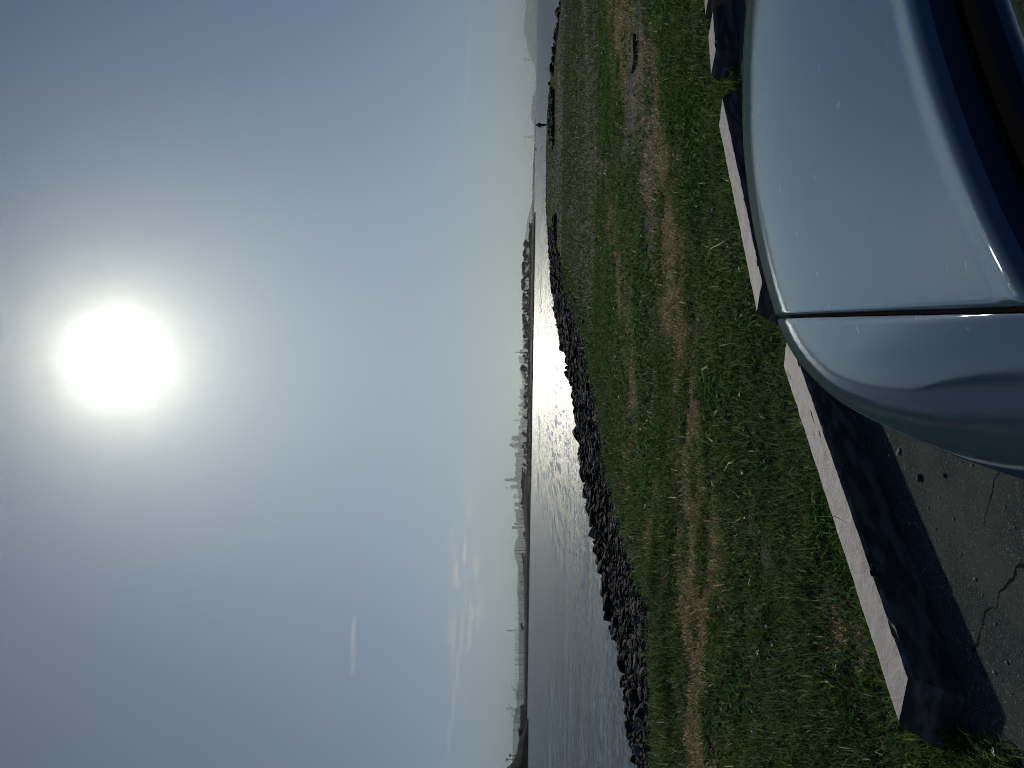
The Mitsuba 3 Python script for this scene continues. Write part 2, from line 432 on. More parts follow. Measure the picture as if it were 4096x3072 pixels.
# asphalt: slightly uneven sheet with a ragged edge
e = np.array(shapely.segmentize(lot_poly.exterior, 0.10).coords)[:-1]
j = (e[:, 1] > -3) & (e[:, 1] < 9)
e[j] += (np.stack([noise2(e[j, 0] * 7, e[j, 1] * 7, 31), noise2(e[j, 0] * 7, e[j, 1] * 7, 32)], -1) - 0.5) * 0.09
lot2 = shapely.Polygon(e).buffer(0)
lotm = trimesh.creation.extrude_polygon(lot2, 0.06, engine='earcut')
lotm.apply_translation((0, 0, -0.06))
put('asphalt_lot', lotm, 'm_asphalt')
tag('asphalt_lot', 'worn grey asphalt of the parking lot with cracks', kind='structure')


# ------------------------------------------------------------------ parking stops
def wobble(m, amp, freq, seed, sharp=1.0):
    v = np.array(m.vertices)
    n = np.array(m.vertex_normals)
    d = meshkit.fbm(v * freq + seed * 3.1, 4, seed) - 0.5
    m.vertices = v + n * (amp * d * 2)[:, None]
    return m


def parking_stop(p0, p1, seed, chips, cut=None, top=0.105, bot=0.125, h=0.17):
    """A low trapezoid bar from p0 to p1 (map points of its axis) with bevelled ends, chipped along its near edge."""
    p0, p1 = np.array(p0, float), np.array(p1, float)
    L = np.linalg.norm(p1 - p0)
    prof = np.array([(-bot, 0), (bot, 0), (bot - 0.012, 0.04), (top, h - 0.012), (top - 0.016, h), (-top + 0.012, h), (-top, h - 0.014), (-bot + 0.012, 0.04)])
    pts = []
    for s, inset in ((0.0, 0.0), (L, 0.0)):
        for a, b in prof:
            slope = 0.10 * (b / h)
            pts.append((s - 0.45 * a + (slope if s == 0 else -slope), a, b))
    m = manifold3d.Manifold.hull_points(np.array(pts, np.float32))
    for (s, a, z, rx, ry, rz) in chips:
        cr = np.random.default_rng(int(1000 * s) + seed).normal(size=(9, 3)); cr /= np.linalg.norm(cr, axis=1, keepdims=True)
        b = manifold3d.Manifold.hull_points((cr * 1.1).astype(np.float32)).scale((rx, ry, rz)).translate((s, a, z))
        m = m - b
    if cut is not None:
        c = manifold3d.Manifold.cube((0.012, 0.5, 0.5), True).rotate((0, 8, cut[1])).translate((cut[0], 0, 0.1))
        m = m - c
    m = m.refine_to_length(0.022)
    mm = m.to_mesh()
    t = trimesh.Trimesh(mm.vert_properties[:, :3], mm.tri_verts, process=True)
    wobble(t, 0.0045, 16.0, seed)
    wobble(t, 0.0022, 60.0, seed + 4)
    ang = math.atan2(p1[1] - p0[1], p1[0] - p0[0])
    M = np.eye(4)
    M[:2, :2] = [[math.cos(ang), -math.sin(ang)], [math.sin(ang), math.cos(ang)]]
    M[:3, 3] = (p0[0], p0[1], 0.002)
    t.apply_transform(M)
    return t


ST = 0.17


def top_pt(x, y):
    return on_plane(x, y, ST)[:2]


def stop_axis(a, b, ext0=0.0, ext1=0.0):
    """axis of a stop whose far top edge passes the two points a, b of the ground plan."""
    a, b = np.array(a), np.array(b)
    u = (b - a) / np.linalg.norm(b - a)
    n = np.array([u[1], -u[0]])        # towards the lot
    return a - u * ext0 + n * 0.105, b + u * ext1 + n * 0.105


a0, a1 = stop_axis(top_pt(3578, 2850), top_pt(3128, 1452), 0.10, 0.10)
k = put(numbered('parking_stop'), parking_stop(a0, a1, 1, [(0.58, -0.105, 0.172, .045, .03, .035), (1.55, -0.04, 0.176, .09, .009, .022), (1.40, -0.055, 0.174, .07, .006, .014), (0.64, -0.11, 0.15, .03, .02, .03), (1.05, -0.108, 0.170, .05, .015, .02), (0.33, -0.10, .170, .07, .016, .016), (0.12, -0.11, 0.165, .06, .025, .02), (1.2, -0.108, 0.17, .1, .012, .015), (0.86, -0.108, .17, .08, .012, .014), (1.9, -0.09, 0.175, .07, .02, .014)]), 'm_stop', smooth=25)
tag(k, 'long chipped pale parking stop beside the bare asphalt, left of the silver car', 'parking stop', 'parking stops along the lot edge')
b0, b1 = stop_axis(top_pt(3030, 1270), top_pt(2868, 470), 0.02, 0.02)
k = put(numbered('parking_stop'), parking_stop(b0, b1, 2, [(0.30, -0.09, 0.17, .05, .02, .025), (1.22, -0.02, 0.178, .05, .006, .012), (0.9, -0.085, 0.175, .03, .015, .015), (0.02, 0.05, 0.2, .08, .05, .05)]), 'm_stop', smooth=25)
tag(k, 'pale parking stop straight ahead of the silver hood, between two gaps in the row', 'parking stop', 'parking stops along the lot edge')
c0, c1 = stop_axis(top_pt(2845, 318), top_pt(2829, 95), 0.02, 0.0)
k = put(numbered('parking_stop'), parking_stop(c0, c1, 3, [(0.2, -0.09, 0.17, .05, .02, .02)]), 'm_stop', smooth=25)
tag(k, 'short pale piece of parking stop beyond the weedy gap', 'parking stop', 'parking stops along the lot edge')
d0, d1 = stop_axis(top_pt(2822, 88), top_pt(2808, -160), 0.0, 1.2)
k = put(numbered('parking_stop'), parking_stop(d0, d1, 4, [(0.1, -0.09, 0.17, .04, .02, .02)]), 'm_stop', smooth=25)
tag(k, 'pale parking stop running out of the picture at its upper edge', 'parking stop', 'parking stops along the lot edge')

# pebbles and two dark lumps of asphalt on the lot
peb = []
for s in range(3):
    m = trimesh.creation.icosphere(1, 1.0); m.vertices *= (1.0, 0.75, 0.55); peb.append(wobble(m, 0.25, 1.3, s + 1))
for i, (x, y, r, dark) in enumerate([(3681, 1912, .017, 1), (3780, 1903, .010, 1), (3600, 1800, .010, 0), (3597, 1812, .012, 0), (3715, 2031, .006, 0), (3816, 2076, .006, 0), (3903, 2316, .008, 0), (3890, 1863, .006, 0),
                                     (3983, 2497, .006, 0), (3641, 2093, .006, 0), (3560, 1742, .006, 0), (3845, 2215, .005, 0), (4030, 2650, .007, 0), (3980, 2690, .008, 0), (3760, 1990, .005, 0), (4060, 2110, .005, 0), (3560, 1822, .008, 0), (3480, 1640, .006, 0), (4020, 2030, .005, 0), (3930, 2380, .005, 0)]):
    p = on_plane(x, y, 0.0)
    key = numbered('pebble')
    put(key, peb[i % 3], 'm_dark_pebble' if dark else 'm_pebble', smooth=40, to_world=T().translate([p[0], p[1], r * 0.4]).rotate([0, 0, 1], 47 * i).scale(r))
    if i == 0: tag(key, 'larger of two dark lumps on the bare asphalt', 'stone')
    elif i == 1: tag(key, 'smaller dark lump on the bare asphalt', 'stone')
    else: tag(key, 'tiny pale pebble lying on the asphalt', 'stone', 'pale pebbles on the asphalt')

gr0 = np.random.default_rng(12)
bits = []
for i in range(900):
    t = gr0.uniform()
    if i < 520:      # grit swept up along the near side of the first stop
        q = np.array(a0) * (1 - t) + np.array(a1) * t + np.array([0.72, -0.70]) * abs(gr0.normal(0.16, 0.10)) + gr0.normal(0, 0.02, 2)
    else:
        q = np.array([gr0.uniform(-1.1, 0.6), gr0.uniform(1.1, 3.4)])
    if not shapely.contains(lot2, shapely.Point(q)): continue
    m = peb[i % 3].copy(); r = float(np.clip(np.exp(gr0.normal(-6.1, 0.45)), 0.0012, 0.006))
    m.apply_transform(trimesh.transformations.rotation_matrix(gr0.uniform(0, 6.28), (0, 0, 1))); m.apply_scale(r); m.apply_translation((q[0], q[1], r * 0.3))
    bits.append(m)
scene['m_grit'] = two(principled((0.13, 0.13, 0.12), 0.85, specular=0.2))
put('grit', cat(bits), 'm_grit', smooth=40); tag('grit', 'loose grit scattered on the asphalt', 'grit', kind='stuff')

# ------------------------------------------------------------------ the car
CX = 0.90
car = numbered('parked_car')
tag(car, 'silver blue car with its hood towards the bay, at the right of the lot', 'car')


def yf(s):                         # plan line of the hood's front edge
    return 2.35 - 0.62 * s ** 2 - 16 * np.maximum(0, np.abs(s) - 0.70) ** 3


E = np.linspace(-0.02, 3.2, 400)
TILT = np.interp(E, [-0.02, 0.0, 0.10, 0.22, 0.40, 0.7, 1.2, 3.2], [16.5, 15.5, 12.2, 9.4, 7.4, 6.0, 5.2, 4.0])
ZH = 0.988 + np.concatenate([[0], np.cumsum(np.tan(np.radians((TILT[1:] + TILT[:-1]) / 2)) * np.diff(E))])
ZH -= np.interp(0.0, E, ZH) - 0.988
zh_s = CubicSpline(E[::12], ZH[::12])
WS = 1.06


def zhood(e, s):
    return zh_s(np.clip(e, -0.02, 3.1)) - 0.016 * (s / 0.8) ** 2 - 0.02 * np.clip(np.abs(s) - .72, 0, 1)


def wside(y):
    return WS - 0.03 * smoothstep(1.2, 1.9, y) - 0.01 * smoothstep(0.6, -2.5, y)


def zside(d):
    return 0.75 + 0.30 * np.clip(d / 0.18, 0, 3) ** 0.60


def smin(a, b, k):
    h = np.clip(0.5 + 0.5 * (b - a) / k, 0, 1)
    return b + (a - b) * h - k * h * (1 - h)


def sgap(y):
    return 0.815 - 0.080 * (y - 0.83)


def y_rear(s):
    return 1.01 - 0.40 * s ** 2


R = 0.24
PH = np.radians(np.linspace(15.0, 90.0, 22))[1:]
ARC_E = R * (np.sin(PH) - math.sin(math.radians(15)))
ARC_Z = R * (math.cos(math.radians(15)) - np.cos(PH))


def upper(s, tau):
    """s, tau (n, m): tau 0 rear edge .. 1 front edge, above 1 the front roll. Points of the hood / fender skin."""
    er = np.maximum(yf(s) - y_rear(s), 0.05)
    k = np.clip(tau - 1, 0, 1) * (len(PH))
    idx = np.arange(len(PH) + 1)
    ae = np.interp(k, idx, np.concatenate([[0], ARC_E])); az = np.interp(k, idx, np.concatenate([[0], ARC_Z]))
    e = er * np.clip(1 - tau, -9, 1) * (tau <= 1)
    y = yf(s) - e + ae
    z = zhood(e, s) - az
    return y, z, e


tau = np.concatenate([1 - np.linspace(1, 0, 130) ** 0.8, 1 + np.arange(1, len(PH) + 1) / len(PH)])
tau[0] = 0.0


def panel(q0, q1, n, lo, side=False):
    """skin between the lateral functions lo/hi"""


# hood: between the two gaps
q = np.sin(np.linspace(-1, 1, 121) * math.pi / 2)
Q, TA = np.meshgrid(q, tau, indexing='ij')
s = Q * 0.74
for _ in range(6):
    y, z, e = upper(s, TA)
    s = Q * (sgap(y) - 0.0036)
y, z, e = upper(s, TA)
r = y - y_rear(s)
z = z - 0.010 * np.clip(1 - r / 0.016, 0, 1) ** 2                      # rear edge rolled down
z = z + 0.007 * (1 - smoothstep(0.022, 0.085, r)) - 0.004 * (1 - smoothstep(0.010, 0.030, r))   # slight ridge ahead of it
z = z - 0.006 * np.clip(1 - (sgap(y) - 0.0036 - np.abs(s)) / 0.008, 0, 1) ** 2
HOOD = np.stack([s + CX, y, z], -1)
# hemmed edges turn down all round
rim = HOOD.copy()
lip = np.concatenate([HOOD[:1], HOOD, HOOD[-1:]], 0); lip[0, :, 2] -= 0.03; lip[-1, :, 2] -= 0.03
lip = np.concatenate([lip[:, :1], lip], 1); lip[:, 0, 2] -= 0.03
child(car, 'hood', grid_mesh(lip), 'm_paint', smooth=40)


# fenders and front corners: from the gap down to the widest line, then the lower side
def fender(sign):
    q = 1 - (1 - np.linspace(0, 1, 60)) ** 1.0
    q = np.concatenate([[0, 0.02, 0.05], np.linspace(0.1, 0.55, 14), 1 - 0.45 * (1 - np.linspace(0, 1, 46)[1:]) ** 1.7])
    tf = tau
    Q, TA = np.meshgrid(q, tf, indexing='ij')
    s = 0.75 + 0 * Q
    for _ in range(10):
        y, z, e = upper(s, TA)
        g, w = sgap(y) + 0.0036, wside(y)
        s = 0.5 * s + 0.5 * (g + Q * (w - g))
    y, z, e = upper(s, TA)
    d = np.maximum(wside(y) - s, 0)
    z = smin(z, zside(d), 0.035)
    z = z - 0.003 * np.clip(1 - (s - sgap(y) - 0.0036) / 0.006, 0, 1) ** 2
    P = np.stack([sign * s + CX, y, z], -1)
    lipd = P[:1].copy(); lipd[..., 2] -= 0.03
    return np.concatenate([lipd, P], 0)


for sign, nm in ((-1, 'fender'), (1, 'fender')):
    P = fender(sign)
    # lower side below the widest line, down to the sill, with the wheel opening left out
    edge = P[-1]
    zz = np.concatenate([[0.0], np.linspace(0.04, 0.50, 14)])
    low = np.stack([np.stack([edge[:, 0] - sign * (0.03 * (t / 0.5) ** 2), edge[:, 1] - 0.05 * (t / 0.5) ** 2 * smoothstep(1.5, 2.0, edge[:, 1]), edge[:, 2] - t], -1) for t in zz[1:]], 0)
    S = np.concatenate([P, low], 0)
    m = grid_mesh(S, flip=(sign < 0))
    c = m.triangles_center
    keep = ~((np.hypot(c[:, 1] - 1.33, c[:, 2] - 0.33) < 0.385) & (np.abs(c[:, 0] - CX) > 0.8))
    m.update_faces(keep)
    kf = child(car, nm, m, 'm_paint', smooth=40)
    ln = edge[(edge[:, 1] > 0.75)][::3] + [sign * 0.002, 0, -0.004]
    ln = ln[np.abs(ln[:, 0] - CX) > 0.78]
    child(kf, 'edge_glint', cat([tube(p, q, 0.0035, 0.0035, 6) for p, q in zip(ln[:-1], ln[1:]) if np.linalg.norm(q - p) > 1e-4]), 'm_rim', smooth=40)  # added bright bead, stands in for sunlight caught by the panel edge

# dark seams under the gaps
for sign in (-1, 1):
    Y = np.linspace(0.62, 2.30, 90)
    sg = sgap(Y)
    e_ = np.maximum(yf(sg) - Y, 0)
    z_ = smin(zhood(e_, sg), zside(wside(Y) - sg), 0.035) - 0.030
    keepy = Y < yf(sg) + 0.0
    Y, sg, z_ = Y[keepy], sg[keepy], z_[keepy]
    child(car, 'hood_gap', grid_mesh(np.stack([np.c_[CX + sign * (sg - 0.02), Y, z_], np.c_[CX + sign * (sg + 0.02), Y, z_]], 0)), 'm_gap')

# front face between the corners, headlights and bumper
ss = np.linspace(-0.72, 0.72, 41)
rows = []
for t in np.linspace(0, 0.5, 12):
    rows.append(np.c_[CX + ss, yf(ss) + ARC_E[-1] - 0.06 * (t / 0.5) ** 2 - 0.004 + 0.05 * math.exp(-((t - 0.25) / 0.1) ** 2), 0.752 - 0.016 * (ss / 0.8) ** 2 - t])
child(car, 'bumper', grid_mesh(np.array(rows), flip=True), 'm_paint', smooth=40)
child(car, 'grille', box(CX - 0.42, CX + 0.42, 2.48, 2.555, 0.60, 0.68), 'm_black_plastic')
for sign in (-1, 1):
    m = trimesh.creation.icosphere(3, 1.0); m.vertices *= (0.16, 0.10, 0.065)
    m.apply_transform(trimesh.transformations.rotation_matrix(-sign * 0.55, (0, 0, 1))); m.apply_translation((CX + sign * 0.74, 2.06, 0.80))
    child(car, 'headlight', m, 'm_headlight', smooth=True)

# black cowl between hood and windshield
sc = np.linspace(-0.80, 0.80, 61)
yw = 0.94 - 0.40 * sc ** 2
rows = []
for t, dz in ((0, -0.05), (0.12, -0.030), (0.5, -0.022), (0.85, -0.018), (1.0, -0.015), (1.15, -0.02)):
    yy = (y_rear(sc) - 0.002) * (1 - t) + yw * t
    ee = yf(sc) - y_rear(sc)
    rows.append(np.c_[CX + sc, yy, zhood(ee, sc) + dz])
child(car, 'cowl', grid_mesh(np.array(rows), flip=True), 'm_black_plastic', smooth=True)
zb = zhood(yf(sc) - y_rear(sc), sc) - 0.012
# windshield: a curved pane rising to the roof
TOPY, TOPZ = -0.42, 1.66
rows = []
for t in np.linspace(0, 1, 14):
    sx = sc * (1 - t) + sc * 0.80 * t
    yt = TOPY - 0.18 * sc ** 2
    rows.append(np.c_[CX + sx, yw * (1 - t) + yt * t, zb * (1 - t) + (TOPZ - 0.05 * sc ** 2) * t + 0.018 * math.sin(math.pi * t)])
WIN = np.array(rows)
child(car, 'windshield', grid_mesh(WIN, flip=True), 'm_glass', smooth=True)
# firewall under the cowl
child(car, 'firewall', box(CX - 0.78, CX + 0.78, 0.955, 0.98, 0.35, 1.04), 'm_interior')
# pillars, roof, sides behind the camera
for sign in (-1, 1):
    a, b = WIN[0, 60 if sign > 0 else 0], WIN[-1, 60 if sign > 0 else 0]
    child(car, 'pillar', tube(a + (sign * 0.02, 0, -0.03), b + (sign * 0.02, 0, -0.01), 0.045, 0.045, 10), 'm_paint', smooth=60)
rx = np.linspace(-1, 1, 25)
roof = np.array([np.c_[CX + rx * 0.66, np.full(25, yv) - 0.18 * (rx * 0.8) ** 2 * (yv > -1), zv - 0.05 * rx ** 2] for yv, zv in ((TOPY + 0.01, 1.655), (-0.8, 1.70), (-1.6, 1.72), (-2.5, 1.69), (-2.9, 1.62))])
child(car, 'roof', grid_mesh(roof, flip=True), 'm_paint', smooth=True)
for sign in (-1, 1):
    Yd = np.linspace(-2.9, 0.60, 30)
    rows = []
    for d in list(np.linspace(0.18, 0, 12)):
        rows.append(np.c_[CX + sign * (wside(Yd) - d), Yd, np.minimum(zside(np.full_like(Yd, d)), 1.085)])
    for t in np.linspace(0.05, 0.50, 8):
        rows.append(np.c_[CX + sign * (wside(Yd) - 0.03 * (t / .5) ** 2), Yd, np.full_like(Yd, 0.75 - t)])
    S = np.array(rows)
    f = Yd >= -0.55
    k = child(car, 'door', grid_mesh(S[:, f], flip=(sign < 0)), 'm_paint', smooth=40)
    f = Yd <= -0.55
    child(car, 'rear_side', grid_mesh(S[:, f][:, :-1], flip=(sign < 0)), 'm_paint', smooth=40)
    child(k, 'handle', box(CX + sign * 1.02 - 0.015, CX + sign * 1.02 + 0.015, -0.42, -0.26, 0.86, 0.89), 'm_paint')
    g = np.array([np.c_[np.full(12, CX + sign * (0.885 - 0.215 * t)), np.linspace(-2.7, 0.50 - 0.85 * t, 12), np.full(12, 1.085 + 0.555 * t)] for t in np.linspace(0, 1, 5)])
    child(car, 'side_window', grid_mesh(g), 'm_glass', smooth=True)
    w = numbered('x')
    ty = trimesh.creation.annulus(0.20, 0.33, 0.21, sections=40); ty.apply_transform(trimesh.transformations.rotation_matrix(math.pi / 2, (0, 1, 0)))
    for wy in (1.33, -1.95):
        t2 = ty.copy(); t2.apply_translation((CX + sign * 0.90, wy, 0.33))
        kw = child(car, 'wheel', t2, 'm_rubber', smooth=40)
        rm = cat([tube((CX + sign * 0.94, wy, 0.33), (CX + sign * 0.95, wy, 0.33), 0.07, 0.07, 16)] + [tube((CX + sign * 0.945, wy, 0.33), (CX + sign * 0.95, wy + 0.2 * math.cos(a), 0.33 + 0.2 * math.sin(a)), 0.03, 0.025, 6) for a in np.arange(5) * 2 * math.pi / 5])
        child(kw, 'rim', rm, 'm_rim', smooth=40)
    mir = trimesh.creation.icosphere(2, 1.0); mir.vertices *= (0.09, 0.05, 0.075); mir.apply_translation((CX + sign * 1.10, 0.33, 1.13))
    child(car, 'mirror', mir, 'm_paint', smooth=True)
# dark inside so that the glass shows depth
inn = cat([box(CX - 0.70, CX + 0.70, 0.05, 0.45, 0.92, 1.03), box(CX - 0.85, CX + 0.85, -2.6, 0.3, 0.30, 0.34), box(CX - 0.80, CX + 0.80, 0.45, 0.50, 0.35, 1.0),
           box(CX - 0.55, CX - 0.1, -0.75, -0.60, 0.45, 1.25), box(CX + 0.1, CX + 0.55, -0.75, -0.60, 0.45, 1.25), box(CX - 0.85, CX + 0.85, -2.66, -2.6, 0.3, 1.6)])
child(car, 'cabin', inn, 'm_interior')
child(car, 'underbody', cat([box(CX - 0.76, CX + 0.76, -2.6, 1.72, 0.22, 0.72), box(CX - 0.50, CX + 0.50, 1.72, 2.2, 0.22, 0.72)]), 'm_black_plastic')

# ------------------------------------------------------------------ far shores, hills, city
ORD = ['first', 'second', 'third', 'fourth', 'fifth', 'sixth', 'seventh', 'eighth', 'ninth', 'tenth', 'eleventh', 'twelfth', 'thirteenth', 'fourteenth', 'fifteenth', 'sixteenth', 'seventeenth', 'eighteenth',
       'nineteenth', 'twentieth', 'twenty-first', 'twenty-second', 'twenty-third', 'twenty-fourth', 'twenty-fifth', 'twenty-sixth', 'twenty-seventh', 'twenty-eighth', 'twenty-ninth', 'thirtieth', 'thirty-first', 'thirty-second']


def ridge(pts, D, depth, seed=0, rough=0.02, step=6.0, base=-3.0, steep=0.0):
    """Land whose skyline passes the listed bearings and heights: front slope, crest and back slope."""
    pts = np.array(pts, float)
    ys = np.arange(pts[0, 0], pts[-1, 0] + step, step)
    xs = PchipInterpolator(pts[:, 0], pts[:, 1])(np.clip(ys, pts[0, 0], pts[-1, 0]))
    top = np.array([at_dist(x, y, D) for x, y in zip(xs, ys)])
    h = np.maximum(top[:, 2] - WATER, 0.3)
    h = h * (1 + rough * 2 * (meshkit.fbm(np.c_[ys / 22.0, ys * 0 + seed, ys * 0], 4, seed) - 0.5))
    rows = []
    for f, k in ((-1.0, 0.0), (-0.93, 0.18 + 0.35 * steep), (-0.7, 0.42 + 0.4 * steep), (-0.35, 0.78 + 0.15 * steep), (-0.1, 0.97), (0.0, 1.0), (0.2, 0.93), (0.6, 0.55), (1.0, 0.0)):
        n = 1 + (0.12 * (meshkit.fbm(np.c_[ys / 30.0, ys * 0 + f * 3, ys * 0 + seed], 3, seed + 3) - 0.5) if -1 < f < 0 else 0)
        dirs = top[:, :2] / np.linalg.norm(top[:, :2], axis=1, keepdims=True)
        xy = top[:, :2] + dirs * f * depth
        rows.append(np.c_[xy, WATER + base * (k == 0) + h * k * n])
    return grid_mesh(np.array(rows), flip=False)


def land(name, label, pts, D, depth, mat='m_hill', **k):
    key = numbered(name)
    put(key, ridge(pts, D, depth, **k), mat)
    tag(key, label, kind='structure')


land('far_hills', 'highest hazy hills across the bay at the upper edge of the picture', [(-500, 2120), (-350, 2108), (-200, 2102), (-60, 2104), (0, 2102), (20, 2103), (45, 2101), (80, 2097), (105, 2095), (130, 2097), (160, 2104), (185, 2107), (210, 2112), (225, 2119), (245, 2131), (300, 2142)], 17600, 1200, seed=1)
land('far_hills', 'low pale islands on the horizon above the standing person', [(350, 2142), (370, 2137), (385, 2132), (400, 2130), (440, 2126), (470, 2125), (492, 2132), (515, 2136), (545, 2139)], 12500, 900, seed=2)
land('far_hills', 'pale city hills rising behind the trees and the skyline', [(700, 2139), (780, 2133), (850, 2117), (900, 2106), (980, 2098), (1100, 2091), (1360, 2090), (1530, 2089), (1640, 2090), (1700, 2082), (1760, 2074), (1800, 2072), (1850, 2066), (1890, 2065), (1960, 2070), (2000, 2076), (2060, 2069), (2075, 2063), (2100, 2068), (2150, 2071), (2165, 2062), (2200, 2057), (2230, 2058), (2255, 2068), (2290, 2071), (2335, 2070), (2350, 2068), (2370, 2067), (2390, 2071), (2500, 2074), (2620, 2076), (2700, 2076), (2790, 2066), (2810, 2067), (2830, 2070), (2860, 2076)], 11500, 900, seed=3)
land('far_hills', 'faint ridge behind the cranes at the lower edge of the picture', [(2820, 2070), (2880, 2055), (2940, 2051), (3072, 2049), (3300, 2050), (3500, 2060)], 14500, 1200, seed=4)
land('far_shore', 'thin wooded far shore behind the tip of the peninsula', [(470, 2141), (530, 2138), (600, 2136.5), (640, 2133), (700, 2130.5), (800, 2129), (900, 2127), (1000, 2126), (1200, 2127)], 3800, 160, mat='m_land', seed=5, rough=0.10, step=2.0)

# the wooded peninsula with its dark stone bank
PEN = 1080.0
land('peninsula', 'low dark peninsula under the row of trees', [(848, 2140), (860, 2133), (880, 2130.5), (897, 2129), (915, 2127.3), (960, 2126), (1100, 2124), (1300, 2122), (1450, 2120.5), (1600, 2118), (1760, 2116), (1900, 2113), (1960, 2110)], PEN, 40, mat='m_land', seed=6, rough=0.06, step=2.0, steep=0.9)
land('marina_bank', 'dark bank hiding the hulls of the marina', [(1890, 2117), (1900, 2098), (1960, 2093), (2050, 2092), (2100, 2097), (2140, 2099), (2200, 2101), (2260, 2093), (2290, 2092), (2310, 2095), (2400, 2096), (2480, 2097), (2600, 2096), (2700, 2094), (2780, 2096), (2830, 2095), (2900, 2094), (2960, 2094), (3100, 2094)], 1190, 40, mat='m_land', seed=7, rough=0.10, step=2.0, steep=0.9)
land('headland', 'dark headland in the lower corner of the far shore', [(2876, 2108), (2890, 2104), (2920, 2094), (2934, 2089), (2946, 2082), (2970, 2073), (2985, 2069), (3000, 2070), (3012, 2066), (3025, 2060), (3045, 2053), (3057, 2041), (3072, 2026), (3150, 1995), (3300, 1985), (3500, 2010)], 720, 70, mat='m_headland', seed=8, rough=0.05, step=1.5, steep=0.8)

# sea wall: squared edge of the stone mole in front of the peninsula
mole = []
for y in np.arange(1400, 1900, 10.0):
    a, b = on_plane(2134.2 - (y - 1350) * 0.0148, y, WATER), on_plane(2134.2 - (y + 10 - 1350) * 0.0148, y + 10, WATER)
    h0 = 3.1 + 0.35 * noise2(np.array(y / 13.0), np.array(2.0))
    u = b - a; u /= np.linalg.norm(u)
    n = np.array([-u[1], u[0], 0]) if (-u[1] * a[0] + u[0] * a[1]) > 0 else np.array([u[1], -u[0], 0])
    P = [a + [0, 0, -1], b + [0, 0, -1], a + n * 1.2 + [0, 0, h0], b + n * 1.2 + [0, 0, h0], a + n * 5 + [0, 0, h0], b + n * 5 + [0, 0, h0], a + n * 7 + [0, 0, -1], b + n * 7 + [0, 0, -1]]
    mole.append(trimesh.convex.convex_hull(np.array(P)))
key = put(numbered('sea_wall'), cat(mole), 'm_land')
tag(key, 'long dark stone sea wall at the foot of the peninsula', 'sea wall')


# trees: trunk with limbs and a ragged crown of leaf clumps
def crown(seed, kind):
    r = np.random.default_rng(seed)
    if kind == 'round': cl = [(r.normal(0, 0.22), r.normal(0, 0.22), 0.58 + r.uniform(-0.26, 0.24), r.uniform(0.20, 0.30)) for _ in range(11)]
    elif kind == 'umbrella': cl = [(r.uniform(-0.42, 0.42), r.uniform(-0.3, 0.3), 0.78 + r.uniform(-0.10, 0.12), r.uniform(0.13, 0.2)) for _ in range(12)]
    elif kind == 'open': cl = [(r.uniform(-0.36, 0.36), r.uniform(-0.3, 0.3), r.uniform(0.28, 0.92), r.uniform(0.09, 0.15)) for _ in range(15)]
    else: cl = [(r.uniform(-0.48, 0.48), r.uniform(-0.3, 0.3), r.uniform(0.18, 0.85), r.uniform(0.15, 0.24)) for _ in range(15)]
    vs, fs = [], []
    n = 0
    for (x, y, z, rad) in cl:
        k = 80
        d = r.normal(size=(k, 3)); d /= np.linalg.norm(d, axis=1, keepdims=True)
        c = np.array([x, y, z]) + d * rad * (r.uniform(0.25, 1.0, (k, 1)) ** 0.6) * [1, 1, 0.8]
        a = r.normal(size=(k, 3)); a /= np.linalg.norm(a, axis=1, keepdims=True)
        b = np.cross(a, r.normal(size=(k, 3))); b /= np.linalg.norm(b, axis=1, keepdims=True)
        w = r.uniform(0.034, 0.070, (k, 1))
        P = np.stack([c - a * w, c + b * w * 0.7, c + a * w, c - b * w * 0.7], 1).reshape(-1, 3)
        i = np.arange(k)[:, None] * 4 + n
        fs += [i + [0, 1, 2], i + [0, 2, 3]]; vs.append(P); n += 4 * k
    return trimesh.Trimesh(np.vstack(vs), np.vstack(fs), process=False), cl


CROWNS = {k: [crown(40 + 7 * i + s, k) for s in range(3)] for i, k in enumerate(('round', 'umbrella', 'open', 'bush'))}


def trunk(cl, low):
    ms = [tube((0, 0, -0.06), (0.02, 0, 0.45), 0.035, 0.02, 7)]
    for (x, y, z, rad) in cl[:7]:
        ms.append(tube((0.02, 0, low + 0.1 * abs(x)), (x, y, z), 0.018, 0.006, 5))
    return cat(ms)


def tree(y, half, xtop, D, kind, label, base=2127.0, i=0, name='tree', grp='trees on the peninsula'):
    top = at_dist(xtop, y, D)
    foot = at_dist(base, y, D)
    h = top[2] - foot[2]
    w = 2 * half / FPX * D
    key = numbered(name)
    (c, cl) = CROWNS[kind][i % 3]
    M = np.diag([w * 1.05, w * 0.9, h, 1.0]); M[:3, 3] = foot
    a = (i * 97) % 360
    R = trimesh.transformations.rotation_matrix(math.radians(a if a % 2 else a), (0, 0, 1))
    m = c.copy(); m.apply_transform(M)
    t = trunk(cl, 0.25); t.apply_transform(np.diag([h, h, h, 1.0]) if False else M)
    child(key, 'trunk', t, 'm_bark'); child(key, 'crown', m, 'm_foliage')
    tag(key, label, 'tree', grp)


